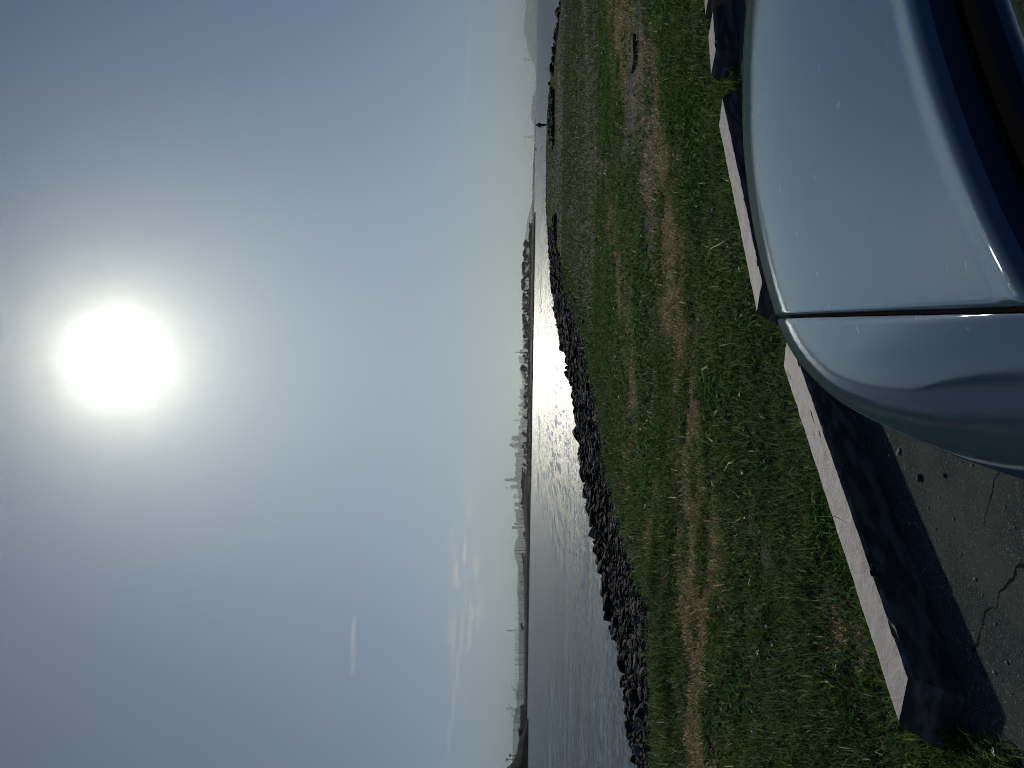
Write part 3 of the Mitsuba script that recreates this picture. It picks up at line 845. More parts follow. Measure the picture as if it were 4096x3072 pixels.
Z4 = 0.27125
TR = [  # centre y, half width, top x, kind (from the upper end of the row down)
    (900 + 92 * Z4, 6, 1900 + 795 * Z4, 'open', 'thin gnarled'), (900 + 172 * Z4, 12, 1900 + 783 * Z4, 'bush', 'low bushy'), (900 + 290 * Z4, 22, 1900 + 710 * Z4, 'round', 'big round'),
    (900 + 425 * Z4, 17, 1900 + 705 * Z4, 'umbrella', 'flat topped'), (900 + 520 * Z4, 17, 1900 + 700 * Z4, 'bush', 'wide bushy'), (900 + 610 * Z4, 17, 1900 + 688 * Z4, 'umbrella', 'tall flat topped'),
    (900 + 700 * Z4, 18, 1900 + 692 * Z4, 'bush', 'broad dense'), (900 + 825 * Z4, 14, 1900 + 678 * Z4, 'umbrella', 'leaning flat topped'), (900 + 905 * Z4, 14, 1900 + 682 * Z4, 'umbrella', 'high crowned'),
    (900 + 1000 * Z4, 15, 1900 + 700 * Z4, 'open', 'airy bare'), (900 + 1125 * Z4, 16, 1900 + 674 * Z4, 'bush', 'tall dense'), (900 + 1215 * Z4, 15, 1900 + 684 * Z4, 'bush', 'dense ragged'),
    (900 + 1310 * Z4, 14, 1900 + 692 * Z4, 'open', 'thin ragged'), (900 + 1420 * Z4, 18, 1900 + 686 * Z4, 'round', 'full round'), (900 + 1520 * Z4, 14, 1900 + 692 * Z4, 'bush', 'narrow dense'),
    (900 + 1605 * Z4, 13, 1900 + 698 * Z4, 'round', 'smaller round'), (1350 + 15 * Z4, 11, 1900 + 702 * Z4, 'bush', 'close grown'), (1350 + 115 * Z4, 16, 1900 + 716 * Z4, 'bush', 'low wide'),
    (1350 + 255 * Z4, 11, 1900 + 705 * Z4, 'open', 'loose twin'), (1350 + 340 * Z4, 12, 1900 + 712 * Z4, 'bush', 'low dense'), (1350 + 465 * Z4, 19, 1900 + 660 * Z4, 'round', 'large dome shaped'),
    (1350 + 600 * Z4, 15, 1900 + 722 * Z4, 'bush', 'low dark'), (1350 + 775 * Z4, 16, 1900 + 714 * Z4, 'bush', 'wide dark'), (1350 + 880 * Z4, 15, 1900 + 710 * Z4, 'round', 'middling round'),
    (1350 + 995 * Z4, 13, 1900 + 706 * Z4, 'round', 'compact round'), (1350 + 1170 * Z4, 11, 1900 + 708 * Z4, 'open', 'small airy'), (1350 + 1435 * Z4, 16, 1900 + 690 * Z4, 'open', 'wide airy'), (1350 + 1590 * Z4, 14, 1900 + 688 * Z4, 'open', 'pale ragged'),
    (1800 + 60 * Z4, 18, 1900 + 704 * Z4, 'bush', 'wide low'), (1800 + 225 * Z4, 9, 1900 + 694 * Z4, 'open', 'small loose')]
for i, (y, hw, xt, kind, look) in enumerate(TR):
    tree(y, hw * 1.08, xt, PEN + 6 + (i * 37) % 23, kind, f'{look} tree, {ORD[i]} from the upper end of the peninsula row', base=2128.5 - (y - 900) * 0.0125, i=i)
# low scrub joining the trees
scrub = []
for i, y in enumerate(np.arange(905, 1900, 7.0)):
    c = CROWNS['bush'][i % 3][0].copy()
    f = at_dist(2128 - (y - 900) * 0.0125, y, PEN + 2 + (i * 13) % 9)
    s = 2.5 + 3.0 * noise2(np.array(y / 17.0), np.array(1.0))
    c.apply_transform(np.diag([s * 2.2, s * 1.6, s, 1.0])); c.apply_translation(f - [0, 0, 0.4])
    scrub.append(c)
put('shore_scrub', cat(scrub), 'm_foliage'); tag('shore_scrub', 'low dark scrub between the trees of the peninsula', 'scrub', kind='stuff')
TR2 = [(1800 + 340 * Z4, 16, 686, 'bush'), (1800 + 415 * Z4, 15, 684, 'bush'), (1800 + 480 * Z4, 17, 672, 'round'), (1800 + 545 * Z4, 15, 676, 'bush'), (1800 + 600 * Z4, 13, 686, 'bush'), (1800 + 690 * Z4, 16, 690, 'bush'), (1800 + 765 * Z4, 11, 670, 'open'),
       (1800 + 815 * Z4, 12, 678, 'bush'), (1800 + 880 * Z4, 13, 716, 'bush'), (1800 + 965 * Z4, 15, 728, 'bush'), (1800 + 1150 * Z4, 14, 742, 'bush'), (1800 + 1230 * Z4, 12, 712, 'round'), (1800 + 1590 * Z4, 13, 692, 'bush'), (2250 + 60 * Z4, 14, 702, 'bush'),
       (2250 + 140 * Z4, 12, 704, 'bush'), (2250 + 570 * Z4, 13, 735, 'bush')]
for i, (y, hw, xt, kind) in enumerate(TR2):
    look = {'bush': 'dark bushy', 'round': 'dark rounded', 'open': 'dark ragged'}[kind]
    tree(y, hw * 1.15, 1900 + xt * Z4, 1180, kind, f'{look} tree on the marina bank, {ORD[i]} below the end of the sea wall', base=2105.0 - (y - 1900) * 0.006, i=i, grp='trees on the marina bank')
tree(2250 + 945 * Z4, 13, 1900 + 664 * Z4, 1200, 'round', 'round leaning tree beside the tallest mast', base=2099, i=1, grp='trees on the marina bank')
for i, (y, xt) in enumerate([(2622 + 1100 * Z4, 634), (2622 + 1130 * Z4, 628), (2622 + 1160 * Z4, 640)]):
    tree(y, 7, 1900 + xt * Z4, 730, 'bush', f'dark tree at the edge of the headland, {ORD[i]} below the warehouse', base=2094, i=i, grp='trees on the headland')


# palms on the headland
def palm(y, xtop, xbase, D, label, seed):
    r = np.random.default_rng(seed)
    top, foot = at_dist(xtop + 4, y, D), at_dist(xbase, y, D)
    key = numbered('palm_tree')
    child(key, 'trunk', tube(foot - [0, 0, 1], top, 0.32, 0.22, 7), 'm_bark')
    vs, fs = [], []
    for i in range(34):
        a, el = r.uniform(0, 2 * math.pi), r.uniform(-0.9, 1.1)
        d = np.array([math.cos(a) * math.cos(el), math.sin(a) * math.cos(el), math.sin(el)])
        s = np.cross(d, [0, 0, 1.0]); s /= np.linalg.norm(s)
        L = r.uniform(1.3, 2.0)
        p = [top, top + d * L * 0.6 + s * 0.28, top + d * L - [0, 0, 0.35], top + d * L * 0.6 - s * 0.28]
        n = len(vs) * 4
        vs.append(p); fs += [[n, n + 1, n + 2], [n, n + 2, n + 3]]
    child(key, 'crown', trimesh.Trimesh(np.vstack(vs), fs, process=False), 'm_foliage')
    tag(key, label, 'palm tree')


palm(2622 + 1475 * Z4, 1900 + 497 * Z4, 1900 + 580 * Z4, 730, 'upper and shorter of two palms on the headland', 3)
palm(2622 + 1533 * Z4, 1900 + 455 * Z4, 1900 + 572 * Z4, 730, 'lower and taller of two palms on the headland', 4)

# long warehouse on the far shore
a, b = at_dist(2094, 2828, 1150), at_dist(2094, 2925, 1150)
h = at_dist(2079, 2870, 1150)[2]
W = numbered('warehouse')
c = (a + b) / 2; L = abs(a[0] - b[0])
sec = [(-9, -3), (9, -3), (9, h - 3.2), (6, h - 1.0), (0, h + 0.0), (-6, h - 1.0), (-9, h - 3.2)]
m = trimesh.creation.extrude_polygon(shapely.Polygon([(p, q) for p, q in sec]), L, engine='earcut')
m.apply_transform(trimesh.transformations.rotation_matrix(math.pi / 2, (1, 0, 0))); m.apply_transform(trimesh.transformations.rotation_matrix(math.pi / 2, (0, 0, 1)))
m.apply_translation((c[0] - m.bounds.mean(0)[0], c[1] - m.bounds.mean(0)[1], 0))
child(W, 'hall', m, 'm_warehouse')
for i in range(4):
    child(W, 'door', box(c[0] - L / 2 + 4 + i * L / 4.4, c[0] - L / 2 + 7 + i * L / 4.4, c[1] - 9.3, c[1] - 8.9, 0, 3.4), 'm_steel')
tag(W, 'long dark rounded warehouse on the far bank near the cranes', 'building')
a = at_dist(2083, 2950 - 35, 1160)
child(W, 'annex', box(at_dist(2090, 2925, 1160)[0] - 16, at_dist(2090, 2925, 1160)[0] + 1, 1145, 1165, -1, at_dist(2077, 2930, 1160)[2]), 'm_warehouse')
k = numbered('light_mast'); p0, p1 = at_dist(2095, 2622 + 1100 * Z4, 1140), at_dist(1900 + 545 * Z4, 2622 + 1100 * Z4, 1140)
put(k, cat([tube(p0, p1, 0.3, 0.2), box(p1[0] - 1.2, p1[0] + 1.2, p1[1] - .2, p1[1] + .2, p1[2] - 3.2, p1[2] - 2.6)]), 'm_steel'); tag(k, 'lone light mast between warehouse and headland', 'light mast')


# sailboats in the marina: hull, cabin, mast, boom
def hull_mesh(L, B, H):
    rows = []
    for t in np.linspace(0, 1, 9):
        b = B / 2 * math.sin(math.pi * min(1, 0.25 + 0.75 * (1 - t))) ** 0.7 if t < 1 else 0.02
        rows.append([(t * L - L / 2, -b, H + 0.25 * t), (t * L - L / 2, -b * 0.55, 0.0), (t * L - L / 2, 0, -0.3), (t * L - L / 2, b * 0.55, 0.0), (t * L - L / 2, b, H + 0.25 * t), (t * L - L / 2, 0, H + 0.25 * t)])
    rows = np.array(rows); rows = np.concatenate([rows, rows[:, :1]], 1)
    return grid_mesh(rows)


HULL = hull_mesh(10, 3, 1.0)
CABIN = box(-1.5, 2.0, -0.9, 0.9, 1.05, 1.6)


def sailboat(y, xtop, D, label, group=None, thick=0.28, dark=False, ang=0.0):
    foot = on_plane(2120, y, WATER)
    foot = EYE + ray(2120, y) * (D / ray(2120, y)[1]); foot[2] = WATER
    top = at_dist(xtop, y, D)
    hgt = top[2] - WATER
    key = numbered('sailboat')
    s = float(np.clip(hgt / 13.0, 0.7, 1.8))
    M = T().translate(foot.tolist()).rotate([0, 0, 1], ang).scale(s)
    put(key + '__hull', HULL, 'm_dark_hull' if dark else 'm_hull', to_world=M)
    put(key + '__cabin', CABIN, 'm_hull', to_world=M)
    put(key + '__mast', tube((foot[0], foot[1], WATER + s), top, thick, thick * 0.75, 6), 'm_mast')
    b = np.array([math.cos(math.radians(ang)), math.sin(math.radians(ang)), 0]) * 3.6 * s
    put(key + '__boom', tube(np.array([foot[0], foot[1], WATER + 2.2 * s]), np.array([foot[0], foot[1], WATER + 2.3 * s]) - b, 0.16, 0.12, 6), 'm_mast')
    tag(key, label, 'sailboat', group)
    return key


M4 = [(217, 595), (490, 655), (590, 660), (648, 690), (828, 697), (858, 697), (960, 670), (1002, 638), (1050, 697), (1075, 690), (1100, 700), (1230, 690), (1255, 700), (1275, 690), (1310, 680), (1367, 695), (1420, 665)]
M5 = [(25, 680), (95, 670), (780, 650), (905, 640), (968, 655), (1012, 645), (1025, 640), (1055, 655), (1085, 660), (1138, 655), (1235, 640), (1270, 650), (1310, 640), (1345, 630), (1385, 655), (1440, 615), (1478, 565), (1525, 612), (1550, 660), (1580, 665), (1640, 650)]
M6 = [(5, 640), (28, 665), (65, 660), (95, 655), (128, 660), (150, 645), (165, 640), (180, 635), (200, 650), (215, 660), (235, 650), (262, 660), (282, 632), (300, 655), (315, 650), (330, 655), (348, 645), (378, 655), (408, 650), (422, 640), (440, 650), (455, 640), (475, 620), (490, 635), (512, 632), (530, 640), (560, 608), (600, 640), (628, 595), (640, 650), (672, 628), (690, 640), (732, 618), (765, 640), (795, 645), (826, 590), (862, 630), (900, 640), (967, 603), (998, 472), (1025, 610), (1060, 592), (1090, 605), (1113, 580), (1135, 605), (1150, 600), (1165, 610), (1190, 585), (1212, 587), (1235, 605), (1255, 575), (1280, 600), (1304, 565), (1330, 620), (1345, 600), (1388, 578), (1410, 590), (1428, 582), (1450, 595), (1470, 605), (1503, 577), (1522, 580), (1575, 600), (1645, 593)]
M7 = [(308, 582), (352, 590), (408, 577), (440, 590), (480, 585), (510, 550), (530, 580), (598, 580), (630, 582)]
masts = [(1350 + p * Z4, 1900 + x * Z4) for p, x in M4] + [(1800 + p * Z4, 1900 + x * Z4) for p, x in M5] + [(2250 + p * Z4, 1900 + x * Z4) for p, x in M6] + [(2622 + p * Z4, 1900 + x * Z4) for p, x in M7]
def ordinal(n):
    return ORD[n] if n < len(ORD) else {32: 'thirty-third', 33: 'thirty-fourth', 34: 'thirty-fifth', 35: 'thirty-sixth', 36: 'thirty-seventh', 37: 'thirty-eighth', 38: 'thirty-ninth', 39: 'fortieth'}.get(n, f'{n + 1}th')


MARKS = [(1350 + 217 * Z4, 'the tall mast above the peninsula trees'), (1800 + 1478 * Z4, 'the tall mast of the upper cluster'), (2250 + 998 * Z4, 'the tallest mast of the marina')]
TALL = {MARKS[0][0]: 'tall bare mast rising above the middle of the peninsula trees', MARKS[1][0]: 'tall bare mast of the upper cluster of the marina', MARKS[2][0]: 'by far the tallest mast of the marina with a slanting stay'}
masts.sort()
for i, (y, x) in enumerate(masts):
    tall = TALL.get(y)
    ym, nm = min(MARKS, key=lambda m: abs(m[0] - y))
    n = sum(1 for a, _ in masts if min(y, ym) < a < max(y, ym))
    lab = tall or f"sailboat with a bare mast, {ordinal(n)} {'below' if y > ym else 'above'} {nm}"
    key = sailboat(y, x, 1225 + (i * 29) % 90, lab, None if tall else 'sailboats moored in the marina', ang=(i * 53) % 180, thick=0.55 if tall else 0.36 + 0.10 * ((i * 7) % 3) / 2)
    if x < 1900 + 480 * Z4:
        t_, f_ = at_dist(x, y, 1250), at_dist(1900 + 690 * Z4, y + 19, 1250)
        put(key + '__stay', tube(t_, f_, 0.16, 0.16, 5), 'm_mast')
for i, (y, x, lab) in enumerate([(335, 2136, 'tiny far sailboat under the right end of the high hills'), (445, 2133, 'tiny far sailboat above the standing person'), (562, 2131, 'tiny far sailboat between the person and the small dark boat')]):
    sailboat(y, x, 4200 if i == 0 else 3300, lab, None, thick=0.8, ang=20 * i)
# small dark boat on the glitter
k = numbered('small_boat'); p = EYE + ray(2140, 597) * (1250 / ray(2140, 597)[1])
put(k + '__hull', HULL, 'm_dark_hull', to_world=T().translate([p[0], p[1], WATER]).rotate([0, 0, 1], 15).scale(0.75))
put(k + '__wheelhouse', box(-1.2, 1.0, -1.0, 1.0, 1.0, 3.0), 'm_dark_hull', to_world=T().translate([p[0], p[1], WATER]).rotate([0, 0, 1], 15).scale(0.75))
tag(k, 'small dark motor boat alone on the bay', 'boat')


# container cranes
def crane(y, w, xbase, xtop, boom, D, label, legs=0.6):
    """portal with two pairs of legs, machinery house, A-frame and a raised boom from its hinge (y, x) to its tip (y, x)."""
    key = numbered('gantry_crane')
    base, top = at_dist(xbase, y, D), at_dist(xtop, y, D)
    g = at_dist(xbase - legs * (xbase - xtop), y, D)[2]
    hw = w / 2 / FPX * D
    ms = []
    for sx in (-1, 1):
        for sy in (0, 1):
            ms.append(tube((base[0] + sx * hw, base[1] + sy * 25, WATER - 1), (base[0] + sx * hw * 0.85, base[1] + sy * 25, g), 1.7, 1.5, 6))
    child(key, 'portal', cat(ms + [tube((base[0] - hw, base[1] + sy * 25, g * 0.45), (base[0] + hw, base[1] + sy * 25, g * 0.45), 1.3, 1.3, 6) for sy in (0, 1)]), 'm_steel')
    child(key, 'girder', box(base[0] - hw * 1.7, base[0] + hw * 1.1, base[1] + 6, base[1] + 18, g - 2.2, g + 2.2), 'm_steel')
    child(key, 'machinery_house', box(base[0] - hw * 1.3, base[0] - hw * 0.2, base[1] + 6, base[1] + 18, g + 2.5, g + 9), 'm_steel')
    child(key, 'apex_frame', cat([tube((base[0] + hw * 0.5, base[1] + 12, g), top + [0, 12, 0], 1.5, 1.1, 6), tube((base[0] - hw * 0.8, base[1] + 12, g), top + [0, 12, 0], 0.9, 0.9, 6)]), 'm_steel')
    (by, bx), (ty, tx) = boom
    child(key, 'boom', tube(at_dist(bx, by, D) + [0, 12, 0], at_dist(tx, ty, D) + [0, 12, 0], 1.9, 1.5, 6), 'm_steel')
    tag(key, label, 'crane')


Z7 = 300 / 1659.0


def px7(yy, xx): return (2650 + yy * Z7, 1950 + xx * Z7)


CB = 2096
crane(2650 + 712 * Z7, 9, CB, 1950 + 575 * Z7, (px7(700, 668), px7(512, 518)), 5200, 'lone container crane with raised boom, nearest to the masts')
crane(2650 + 1045 * Z7, 10, CB, 1950 + 540 * Z7, (px7(1030, 540), px7(922, 450)), 5200, 'container crane with its boom tilted, first of the close group')
crane(2650 + 1075 * Z7, 10, CB, 1950 + 535 * Z7, (px7(1030, 530), px7(1005, 412)), 5300, 'container crane with upright boom, second of the close group')
crane(2650 + 1110 * Z7, 10, CB, 1950 + 545 * Z7, (px7(1065, 545), px7(1042, 410)), 5250, 'container crane with upright boom, third of the close group')
crane(2650 + 1200 * Z7, 16, CB, 1950 + 515 * Z7, (px7(1230, 590), px7(1130, 512)), 5350, 'container crane with a slanting stay, fourth of the close group')
crane(2650 + 1290 * Z7, 16, CB, 1950 + 590 * Z7, (px7(1365, 602), px7(1230, 595)), 5300, 'container crane with lowered boom, last of the close group')
k = numbered('light_mast'); p0, p1 = at_dist(2090, 2650 + 1325 * Z7, 3000), at_dist(1950 + 525 * Z7, 2650 + 1325 * Z7, 3000)
put(k, cat([tube(p0, p1, 0.8, 0.5), box(p1[0] - 3, p1[0] + 3, p1[1] - .5, p1[1] + .5, p1[2] - 2.2, p1[2] - 0.6)]), 'm_steel'); tag(k, 'thin light mast at the lower end of the cranes', 'light mast')


# skyline of the city across the bay
def block(y, w, x, D, label, steps=None, taper=1.0, name='tower_block'):
    key = numbered(name)
    b, t = at_dist(2116, y, D), at_dist(x, y, D)
    hw = w / 2 / FPX * D
    z0, z1 = WATER - 2, t[2]
    ms = []
    if taper != 1.0:
        prof = [(0, 1.0), (0.45, 0.97), (0.75, 0.90), (0.93, 0.80), (1.0, 0.70)] if taper == 'round' else [(0, 1.0), (1.0, taper)]
        rows = []
        for f, s in prof:
            z = z0 + (z1 - z0) * f
            rows.append([(b[0] + sx * hw * s, b[1] + sy * hw * s, z) for sx, sy in ((-1, -1), (1, -1), (1, 1), (-1, 1), (-1, -1))])
        rows.append([(b[0], b[1], z1)] * 5)
        ms.append(grid_mesh(np.array(rows)))
    else:
        ms.append(box(b[0] - hw, b[0] + hw, b[1] - hw, b[1] + hw, z0, z1))
    for (dy, w2, x2) in (steps or []):
        c = at_dist(x2, y + dy, D); h2 = w2 / 2 / FPX * D
        ms.append(box(c[0] - h2, c[0] + h2, b[1] - h2 - 1, b[1] + h2 + 1, z0, c[2]))
    put(key, cat(ms), 'm_city')
    tag(key, label, 'skyscraper' if name == 'tower_block' else name.replace('_', ' '), 'far city skyline')
    return key


def q4(p): return 1350 + p * Z4
def q5(p): return 1800 + p * Z4
def qx(p): return 1900 + p * Z4


CITY = [  # y, width, x, steps, in order from the upper end
    (q4(40), 11, qx(704), []), (q4(210), 16, qx(660), [(3, 6, qx(652))]), (q4(298), 11, qx(638), [(5, 8, qx(660))]), (q4(362), 12, qx(652), []), (q4(562), 12, qx(700), []), (q4(712), 22, qx(697), []),
    (q4(782), 11, qx(660), []), (q4(846), 24, qx(667), []), (q4(876), 6, qx(636), [(0, 3, qx(630))]), (q4(905), 9, qx(666), []), (q4(976), 9, qx(670), []), (q4(1006), 11, qx(638), []), (q4(1070), 12, qx(656), []), (q4(1122), 9, qx(638), [(5, 5, qx(655))]),
    (q4(1238), 26, qx(668), []), (q4(1336), 14, qx(632), []), (q4(1412), 17, qx(650), [(3, 8, qx(641))]), (q4(1486), 18, qx(540), [(6, 6, qx(552))]), (q4(1590), 18, qx(597), [(-8, 8, qx(640))]), (q4(1635), 12, qx(632), []),
    (q5(70), 16, qx(590), []), (q5(150), 26, qx(606), []), (q5(220), 10, qx(585), []), (q5(282), 20, qx(602), []), (q5(350), 15, qx(590), []), (q5(412), 9, qx(575), []),
    (q5(545), 14, qx(540), [(-3, 7, qx(522))]), (q5(800), 11, qx(580), [(6, 6, qx(600))]), (q5(895), 9, qx(583), []), (q5(940), 14, qx(602), []), (q5(982), 10, qx(600), []), (q5(1094), 10, qx(582), []), (q5(1148), 10, qx(542), [])]
upto = sum(1 for c in CITY if c[0] < q4(1220))
for i, (y, w, x, st) in enumerate(CITY):
    rel = f'{ORD[upto - 1 - i]} above' if i < upto else f'{ORD[i - upto]} below'
    size = 'wide hazy block' if w >= 20 else ('slim hazy tower' if w <= 9 else 'hazy tower block')
    block(y, w, x, 9300 + (i * 131) % 700, f'{size} on the far skyline, {rel} the needle pyramid', st)
block(q4(1222), 10, qx(529), 9300, 'needle sharp pyramid tower on the far skyline', taper=0.02, name='pyramid_tower')
block(q5(447), 12.5, qx(435), 9500, 'tallest rounded tower of the far skyline', taper='round', name='tallest_tower')
# slim frame tower and lattice antenna
k = numbered('frame_tower'); y0, y1 = q5(661), q5(696)
b0, b1 = at_dist(qx(570), y0, 9400), at_dist(qx(570), y1, 9400)
put(k, cat([box(b[0] - 6, b[0] + 6, b[1] - 9, b[1] + 9, WATER, b[2]) for b in (b0, b1)] + [box(min(b0[0], b1[0]), max(b0[0], b1[0]), b0[1] - 9, b0[1] + 9, b0[2] - 16 - 60 * j, b0[2] - 3 - 60 * j) for j in range(3)]), 'm_city')
tag(k, 'open frame tower with see-through middle on the far skyline', 'tower')
k = numbered('antenna_tower'); D = 13000
ms = []
for dy, lean in ((-5, 2), (0, 0), (5, -2)):
    p0, p1, p2 = at_dist(qx(580), q5(558) + dy, D), at_dist(qx(490), q5(558) + dy * 0.55, D), at_dist(qx(424), q5(558) + dy, D)
    ms += [tube(p0, p1, 4, 3, 6), tube(p1, p2, 3, 2, 6)]
for xx in (470, 500, 535):
    a_, b_ = at_dist(qx(xx), q5(558) - 4, D), at_dist(qx(xx), q5(558) + 4, D)
    ms.append(tube(a_, b_, 2.5, 2.5, 6))
put(k, cat(ms), 'm_city'); tag(k, 'faint three legged antenna tower above the far skyline', 'antenna tower')
# bridge tower with its fan of cables
k = numbered('cable_bridge'); D = 6500
t_ = at_dist(qx(505), q4(1585), D)
child(k, 'tower', cat([tube(at_dist(2116, q4(1580), D), t_, 6, 4, 6), tube(at_dist(2116, q4(1592), D), t_ + [-6, 0, 0], 6, 4, 6)]), 'm_steel')
child(k, 'cable', cat([tube(t_, at_dist(qx(640), q4(1500), D), 3.0, 3.0, 5), tube(t_, at_dist(qx(600), q4(1555), D), 2.6, 2.6, 5)]), 'm_steel')
child(k, 'cable', cat([tube(t_, at_dist(qx(640), q4(1665), D), 3.0, 3.0, 5), tube(t_, at_dist(qx(600), q4(1620), D), 2.6, 2.6, 5)]), 'm_steel')
dk0, dk1 = at_dist(qx(662), q4(1440), D), at_dist(qx(662), q4(1720), D)
child(k, 'deck', box(dk1[0], dk0[0], dk0[1] - 12, dk0[1] + 12, dk0[2] - 6, dk0[2]), 'm_steel')
tag(k, 'hazy cable bridge tower with slanting cables in the skyline', 'bridge')
# suspension bridge at the mouth of the bay
k = numbered('suspension_bridge'); D = 15600
tw = []
for y, xt in ((238, 2096.5), (547, 2094.5)):
    t_, f_ = at_dist(xt, y, D), at_dist(2147, y, D)
    tw.append(t_)
    child(k, 'tower', cat([tube((f_[0] + s * 13, f_[1], WATER), (t_[0] + s * 10, t_[1], t_[2]), 8, 6, 6) for s in (-1, 1)] + [box(t_[0] - 13, t_[0] + 13, t_[1] - 4, t_[1] + 4, t_[2] - 12 - 42 * j, t_[2] - 4 - 42 * j) for j in range(4)]), 'm_steel')
dz = at_dist(2133, 238, D)[2]
child(k, 'deck', box(tw[1][0] - 420, tw[0][0] + 420, D - 10, D + 10, dz - 5, dz), 'm_steel')
cab = []
for s in range(17):
    f0, f1 = s / 17, (s + 1) / 17
    za, zb_ = [dz + 8 + (tw[0][2] - dz - 8) * (2 * f - 1) ** 2 for f in (f0, f1)]
    cab.append(tube((tw[0][0] + (tw[1][0] - tw[0][0]) * f0, D, za), (tw[0][0] + (tw[1][0] - tw[0][0]) * f1, D, zb_), 1.6, 1.6, 5))
cab += [tube(tw[0], (tw[0][0] + 400, D, dz), 1.6, 1.6, 5), tube(tw[1], (tw[1][0] - 400, D, dz), 1.6, 1.6, 5)]
child(k, 'cable', cat(cab), 'm_steel')
tag(k, 'faint suspension bridge with two tall towers on the horizon', 'bridge')

# ------------------------------------------------------------------ shore rocks
ROCKS = []
for s in range(7):
    r = np.random.default_rng(100 + s)
    pts = r.normal(size=(16, 3)); pts /= np.linalg.norm(pts, axis=1, keepdims=True)
    pts *= r.uniform(0.75, 1.1, (16, 1)) * np.array([1.0, r.uniform(0.65, 0.95), r.uniform(0.5, 0.75)])
    m = manifold3d.Manifold.hull_points(pts.astype(np.float32)).refine_to_length(0.30).to_mesh()
    m = trimesh.Trimesh(m.vert_properties[:, :3], m.tri_verts, process=True)
    m = trimesh.smoothing.filter_laplacian(m, iterations=1)
    ROCKS.append(wobble(m, 0.16, 2.2, s + 2))
rr = np.random.default_rng(55)
cand = []
beach = shore_poly.difference(crest_poly)
while len(cand) < 20000:
    n = 20000
    # denser where the bank lies close: spread over distance rather than area
    Y = np.exp(rr.uniform(math.log(7.0), math.log(130), n))
    X = rr.uniform(-0.56, 0.50, n) * Y
    ok = shapely.contains(beach.buffer(0.35), shapely.points(X, Y))
    cand += list(zip(X[ok], Y[ok]))
cand = np.array(cand[:20000])
dcr = shapely.distance(shapely.points(cand), crest_poly.exterior); dsh = shapely.distance(shapely.points(cand), shore_poly.exterior)
tt = dcr / (dcr + dsh)
size = np.exp(rr.normal(-2.25, 0.42, len(cand))) * (0.75 + 0.7 * tt) * np.where(cand[:, 1] < 26, 0.72, 1.0) * (1 + np.clip((cand[:, 1] - 22) / 50, 0, 1.3))
size = np.clip(size, 0.05, np.minimum(0.16 + 0.30 * tt, 0.42) * (1 + np.clip((cand[:, 1] - 22) / 50, 0, 1)))
prob = np.where(cand[:, 1] < 60, 0.62, 0.8)
keep = rr.uniform(size=len(cand)) < prob
cand, size, tt = cand[keep], size[keep], tt[keep]
extra = []      # low boulders standing out of the water, and banks of stone along the far spit
for (x, y, r_) in [(2530, 2905, .30), (2570, 2990, .28), (2455, 2512, .22), (2472, 2520, .20), (2550, 2990, .2), (2497, 2730, .22), (2482, 2625, .14), (2478, 2635, .1), (2540, 3045, .16)]:
    p = on_plane(x, y, WATER); extra.append((p[0], p[1], r_))
for (x, y, r_) in [(2246, 52, .75), (2243, 35, .5), (2243, 66, .5), (2232, 105, .35), (2226, 135, .5), (2222, 160, .55), (2214, 190, .55), (2212, 215, .5), (2213, 250, .4), (2206, 275, .65), (2205, 292, .6), (2213, 300, .4), (2214, 360, .5), (2208, 385, .6), (2202, 400, .55), (2197, 420, .7), (2193, 440, .6), (2226, 120, .5), (2218, 175, .5), (2209, 235, .55)]:
    d = 62 + (y < 300) * 0 + max(0, y - 60) * 0.06
    p = at_dist(x, y, d); extra.append((p[0], p[1], r_))
for yy in np.arange(372, 580, 5.0):
    x0 = 2207 + 3 * math.sin(yy)
    for kx in (0, 9):
        p = on_plane(x0 + kx, yy, -0.12); extra.append((p[0], p[1], 0.42 + 0.2 * rr.uniform()))
for yy in np.arange(870, 1015, 4.0):
    p = on_plane(2222 + 4 * math.sin(yy * 0.7), yy, -0.05); extra.append((p[0], p[1], 0.30 + 0.18 * rr.uniform()))
ex = np.array(extra)
pos = np.vstack([cand, ex[:, :2]]); size = np.concatenate([size, ex[:, 2]])
app = size / pos[:, 1]
order = np.argsort(-app)
order = np.concatenate([np.arange(len(cand), len(pos))[:20], [i for i in order if not (len(cand) <= i < len(cand) + 20)]]).astype(int)
rest = []
for n, i in enumerate(order):
    x, y, s = pos[i, 0], pos[i, 1], size[i]
    z = max(float(gz(x, y)), WATER + 0.02) + s * 0.16
    M = T().translate([x, y, z]).rotate([0, 0, 1], float(i * 71 % 360)).rotate([1, 0, 0], float(i * 37 % 40 - 20)).scale(float(s))
    if n < 300:
        key = numbered('shore_rock')
        put(key, ROCKS[i % 7], 'm_rock_lit' if i % 9 == 4 else 'm_rock', smooth=30, to_world=M)
        if n < 9:
            tag(key, f'dark boulder standing in the shallow water, {ORD[n]} of the scattered few off the rocks', 'rock', 'boulders in the water')
        else:
            tone = 'pale sunlit-painted' if i % 9 == 4 else 'dark'
            big = 'large' if s > 0.30 else ('middling' if s > 0.17 else 'small')
            if y > 45: where = 'on the far spit below the standing person' if x > 16 else 'where the bank narrows beside the sun glitter'
            else:
                t_ = float(shapely.distance(shapely.Point(x, y), crest_poly.exterior)); w_ = float(shapely.distance(shapely.Point(x, y), shore_poly.exterior))
                along = 'lower end of the bank' if y < 15 else ('lower half of the bank' if y < 22 else ('middle of the bank' if y < 32 else 'upper half of the bank'))
                where = f"{'at the water line' if w_ < 0.45 * t_ else ('at the grass edge' if t_ < 0.45 * w_ else 'halfway down')} in the {along}"
            tag(key, f'{big} {tone} rock {where}', 'rock', 'rocks of the bank')
    elif n < 10000:
        rest.append((i, np.array(M.matrix)))
lo = []
